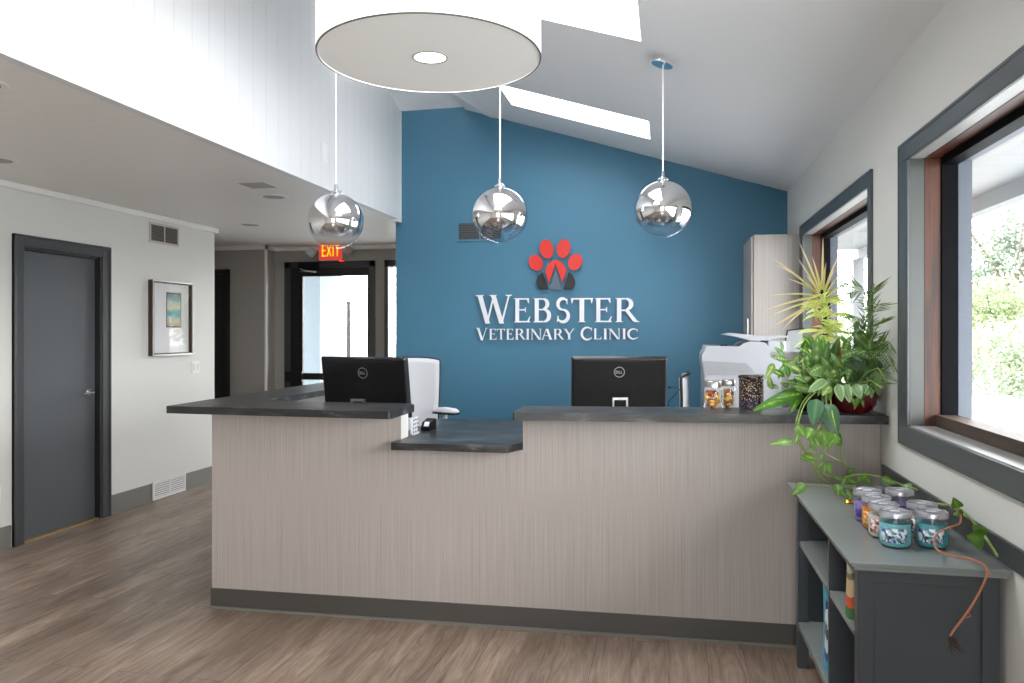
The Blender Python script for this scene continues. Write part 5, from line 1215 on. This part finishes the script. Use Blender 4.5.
# porch soffit outside right windows with beam and post
struct(box('ceiling_porch', m_soff, (XO + .001, 2.28, -3, 10, 2.45, 2.5)), 'boarded porch soffit outside the windows', 'soffit')
t = thing('porch_beam', 'pale beam along the edge of the porch soffit', 'beam', (2.28, 3, 2.34)); t['kind'] = 'structure'
box('beam', m_soffit, (-.04, .06, -6, 7, 0, .22), t); box('fascia', m_trimw, (.06, .10, -6, 7, .06, .30), t)
struct(box('ceiling_porch_roof', m_dark, (XO + .0, 2.5, -3, 10, 2.56, 2.62)))
for k, (y, lab) in enumerate(((6.9, 'porch post seen through the far window'), (10., 'distant porch post'))):
    tag(box('porch_post', m_soffit, (2.2, 2.32, y, y + .12, -.25, 2.34)), lab, 'post', kind='structure')
# bushes and trees: each with its own trunk and crown
def crown(mb_, c, rx, ry, rz, n, size, seed, blobs=9, low=-.6):
    r_ = random.Random(seed); bl = []
    for k in range(blobs):
        a = r_.random() * 6.28; e = r_.uniform(low, 1); q_ = math.sqrt(max(0, 1 - e * e)) * r_.uniform(.35, .75)
        bl.append((q_ * math.cos(a), q_ * math.sin(a), e * .62, r_.uniform(.32, .5)))
    for k in range(n):
        b_ = bl[r_.randrange(len(bl))]; a = r_.random() * 6.28; e = r_.uniform(-1, 1); s = math.sqrt(1 - e * e); rr = b_[3] * r_.uniform(.6, 1.05)
        p_ = Vector((c[0] + rx * (b_[0] + rr * s * math.cos(a)), c[1] + ry * (b_[1] + rr * s * math.sin(a)), c[2] + rz * (b_[2] + rr * e)))
        d = Vector((r_.uniform(-1, 1), r_.uniform(-1, 1), r_.uniform(-.8, .8))).normalized(); s2 = d.orthogonal().normalized(); z = size * r_.uniform(.6, 1.3)
        q1 = p_ + d * z; h = s2 * z * .45
        mb_.add([p_, p_ + d * z * .5 + h, q1, p_ + d * z * .5 - h], [(0, 1, 2, 3)], 0, [[(.2, 0), (.6, .5), (.2, 1), (.6, .5)]])
def tree(name, lab, cat, px, Y, ztop, w, m, seed, n=2600, size=.16, trunk=True, grp=None, zb=-.25, low=-.6, thin=False):
    c = aty(px, 332, Y); t = thing(name, lab, cat, (c.x, Y, zb), 0, grp); h = ztop - zb
    mb = lmb()
    if trunk:
        crown(mb, (0, 0, h * .62), w, w, h * .40, n, size, seed)
        ms = MB(); ms.tube([(0, 0, 0), (.05, 0, h * .3), (-.03, 0, h * .55)], [.16, .12, .07] if not thin else [.02, .012, .008], 8)
        r_ = random.Random(seed + 5)
        for k in range(7):
            a = r_.random() * 6.28; ms.tube([(0, 0, h * r_.uniform(.3, .5)), (w * .3 * math.cos(a), w * .3 * math.sin(a), h * .65), (w * .65 * math.cos(a), w * .65 * math.sin(a), h * .85)], [.07, .05, .02] if not thin else [.010, .008, .005], 6)
        ms.build('trunk', m_trunk, t)
    else:
        crown(mb, (0, 0, h * .40), w, w, h * .70, n, size, seed, low=-.5, blobs=16)
        ms = MB(); ms.tube([(0, 0, 0), (0, 0, h * .5)], [.08, .04], 6); ms.build('trunk', m_trunk, t)
    mb.build('foliage', m, t)
tree('shade_tree', 'tall loose green tree outside the near window', 'tree', 1012, 33, 6.8, 2.6, l_tree, 1, 4200, .16, grp='trees beyond the lot')
tree('shade_tree', 'bushy mid-green tree left of the tall one outside', 'tree', 978, 39, 4.2, 2.7, l_tree, 2, 5000, .17, grp='trees beyond the lot')
tree('shade_tree', 'bright yellow-green tree between the outdoor trees', 'tree', 998, 28.5, 3.3, 1.7, l_tree2, 3, 4000, .12, grp='trees beyond the lot')
tree('shade_tree', 'broad green tree behind the right end of the lot', 'tree', 1075, 42, 8.5, 4.0, l_tree, 4, 4000, .22, grp='trees beyond the lot')
tree('flowering_shrub', 'round pale flowering shrub outside the near window', 'shrub', 1010, 23, 1.6, 1.75, l_blos, 5, 6000, .09, False, grp='shrubs beyond the lot')
tree('flowering_shrub', 'low pale shrub left of the round flowering one', 'shrub', 968, 29.5, .75, .7, l_blos, 6, 1400, .09, False, grp='shrubs beyond the lot')
tree('garden_shrub', 'green shrub seen through the far window, lower part', 'shrub', 850, 14, 1.75, .8, l_tree2, 7, 1600, .09, False, grp='shrubs outside the far window')
tree('garden_shrub', 'darker green shrub farther right in the far window', 'shrub', 866, 16, 2.1, .7, l_tree, 8, 1600, .09, False, grp='shrubs outside the far window')
tree('street_tree', 'sparse leafy branches seen at the top of the entrance door glass', 'tree', 352, 22, 4.4, 1.6, l_tree2, 9, 200, .10, grp='street trees', thin=True)
for k, (x_, y_, zt, w_, lab) in enumerate(((24, -7, 6.0, 2.6, 'round tree across the lot, farthest behind the viewer'), (27, 0, 7.5, 3.0, 'tall tree across the lot, straight out from the near window'), (23, 7, 5.0, 2.4, 'low tree across the lot beside the tall one'), (26, 14, 7.0, 2.9, 'leafy tree across the lot, out from the far window'))):
    t = thing('shade_tree', lab, 'tree', (x_, y_, -.25), 0, 'trees across the lot to the side'); h = zt + .25
    mb = lmb(); crown(mb, (0, 0, h * .62), w_, w_, h * .40, 2200, .24, 20 + k); mb.build('foliage', [l_tree, l_tree2][k % 2], t)
    ms = MB(); ms.tube([(0, 0, 0), (.05, 0, h * .3), (-.03, 0, h * .6)], [.18, .13, .07], 8); ms.build('trunk', m_trunk, t)
t = thing('brick_house', 'low reddish house beyond the shrubs outside', 'building', (aty(966, 332, 48).x, 48, -.25))
box('wall', mat('brick', rgb(150, 110, 96), .9), (-1.4, 1.4, 0, 3, 0, 1.6), t); MB().prism([(-1.7, -.3, 1.6), (1.7, -.3, 1.6), (0, -.3, 2.6)], (0, 3.6, 0)).build('roof', m_charc, t)
# entrance side: wing wall and pole
c = aty(303, 332, 11.2).x; c1 = aty(320, 332, 11.2).x
struct(box('entry_shade_roof', m_soffit, (-9, 0, YH + .3, 12.6, 2.75, 2.9)))  # unseen porch roof, added to shade the wall end outside the entrance
tag(box('porch_column', m_siding, (c - 1.2, c1, 11.2, 12.0, -.12, 3.1)), 'pale blue-grey wall end outside the entrance door', 'wall', kind='structure')
t = thing('utility_pole', 'thin dark utility pole with wires outside the entrance door', 'pole', (aty(348.5, 332, 20).x, 20, -.12))
MB().tube([(0, 0, 0), (0, 0, aty(348, 301, 20).z + .12)], [.07, .05], 10).build('pole', m_post, t)
mb = MB(); L0 = t.location
mb.tube([aty(318, 308, 20) - L0, aty(348, 312, 20) - L0, aty(385, 316, 20) - L0], .012, 4); mb.tube([aty(335, 292, 20) - L0, aty(360, 296, 20) - L0, aty(385, 297, 20) - L0], .012, 4); mb.build('wires', m_grayp, t)

# ------------------------------------------------------------------ light
w = bpy.data.worlds.new('overcast'); sc.world = w; w.use_nodes = True; nt = w.node_tree; bg = nt.nodes['Background']
bg.inputs['Color'].default_value = (.965, .985, 1.0, 1); bg.inputs['Strength'].default_value = 14.5
def portal(loc, rot, sx, sy):
    l = bpy.data.lights.new('daylight_portal', 'AREA'); l.shape = 'RECTANGLE'; l.size = sx; l.size_y = sy; l.cycles.is_portal = True
    o = bpy.data.objects.new('daylight_portal', l); C.objects.link(o); o.location = loc; o.rotation_euler = rot
    return o
for wd in (W1, W2): portal((XO + .05, (wd[0] + wd[1]) / 2, (wd[2] + wd[3]) / 2), (0, PI / 2, 0), wd[3] - wd[2], wd[1] - wd[0])
for s in SK: portal(((s[0] + s[1]) / 2, (s[2] + s[3]) / 2, zr((s[0] + s[1]) / 2) + .25), (0, math.atan(SL), 0), s[1] - s[0], s[3] - s[2])
for (a, b_, c, d) in openings: portal(((a + b_) / 2, YK - .12, (c + d) / 2), (PI / 2, 0, 0), b_ - a, d - c)
portal(((gx0 + gx1) / 2, YH + .12, 1.2), (-PI / 2, 0, 0), gx1 - gx0, 1.8)
portal(((g0 + g1) / 2, YH + .12, 1.2), (-PI / 2, 0, 0), g1 - g0, 1.8)
sc.cycles.max_bounces = 12; sc.cycles.diffuse_bounces = 6; sc.cycles.glossy_bounces = 6; sc.cycles.transparent_max_bounces = 24; sc.cycles.transmission_bounces = 8
sc.cycles.use_denoising = True
sc.cycles.sample_clamp_indirect = 8; sc.cycles.caustics_reflective = False; sc.cycles.caustics_refractive = False
sc.view_settings.view_transform = 'Standard'; sc.view_settings.look = 'None'; sc.view_settings.gamma = 1; sc.view_settings.use_curve_mapping = False
sc.view_settings.exposure = 0
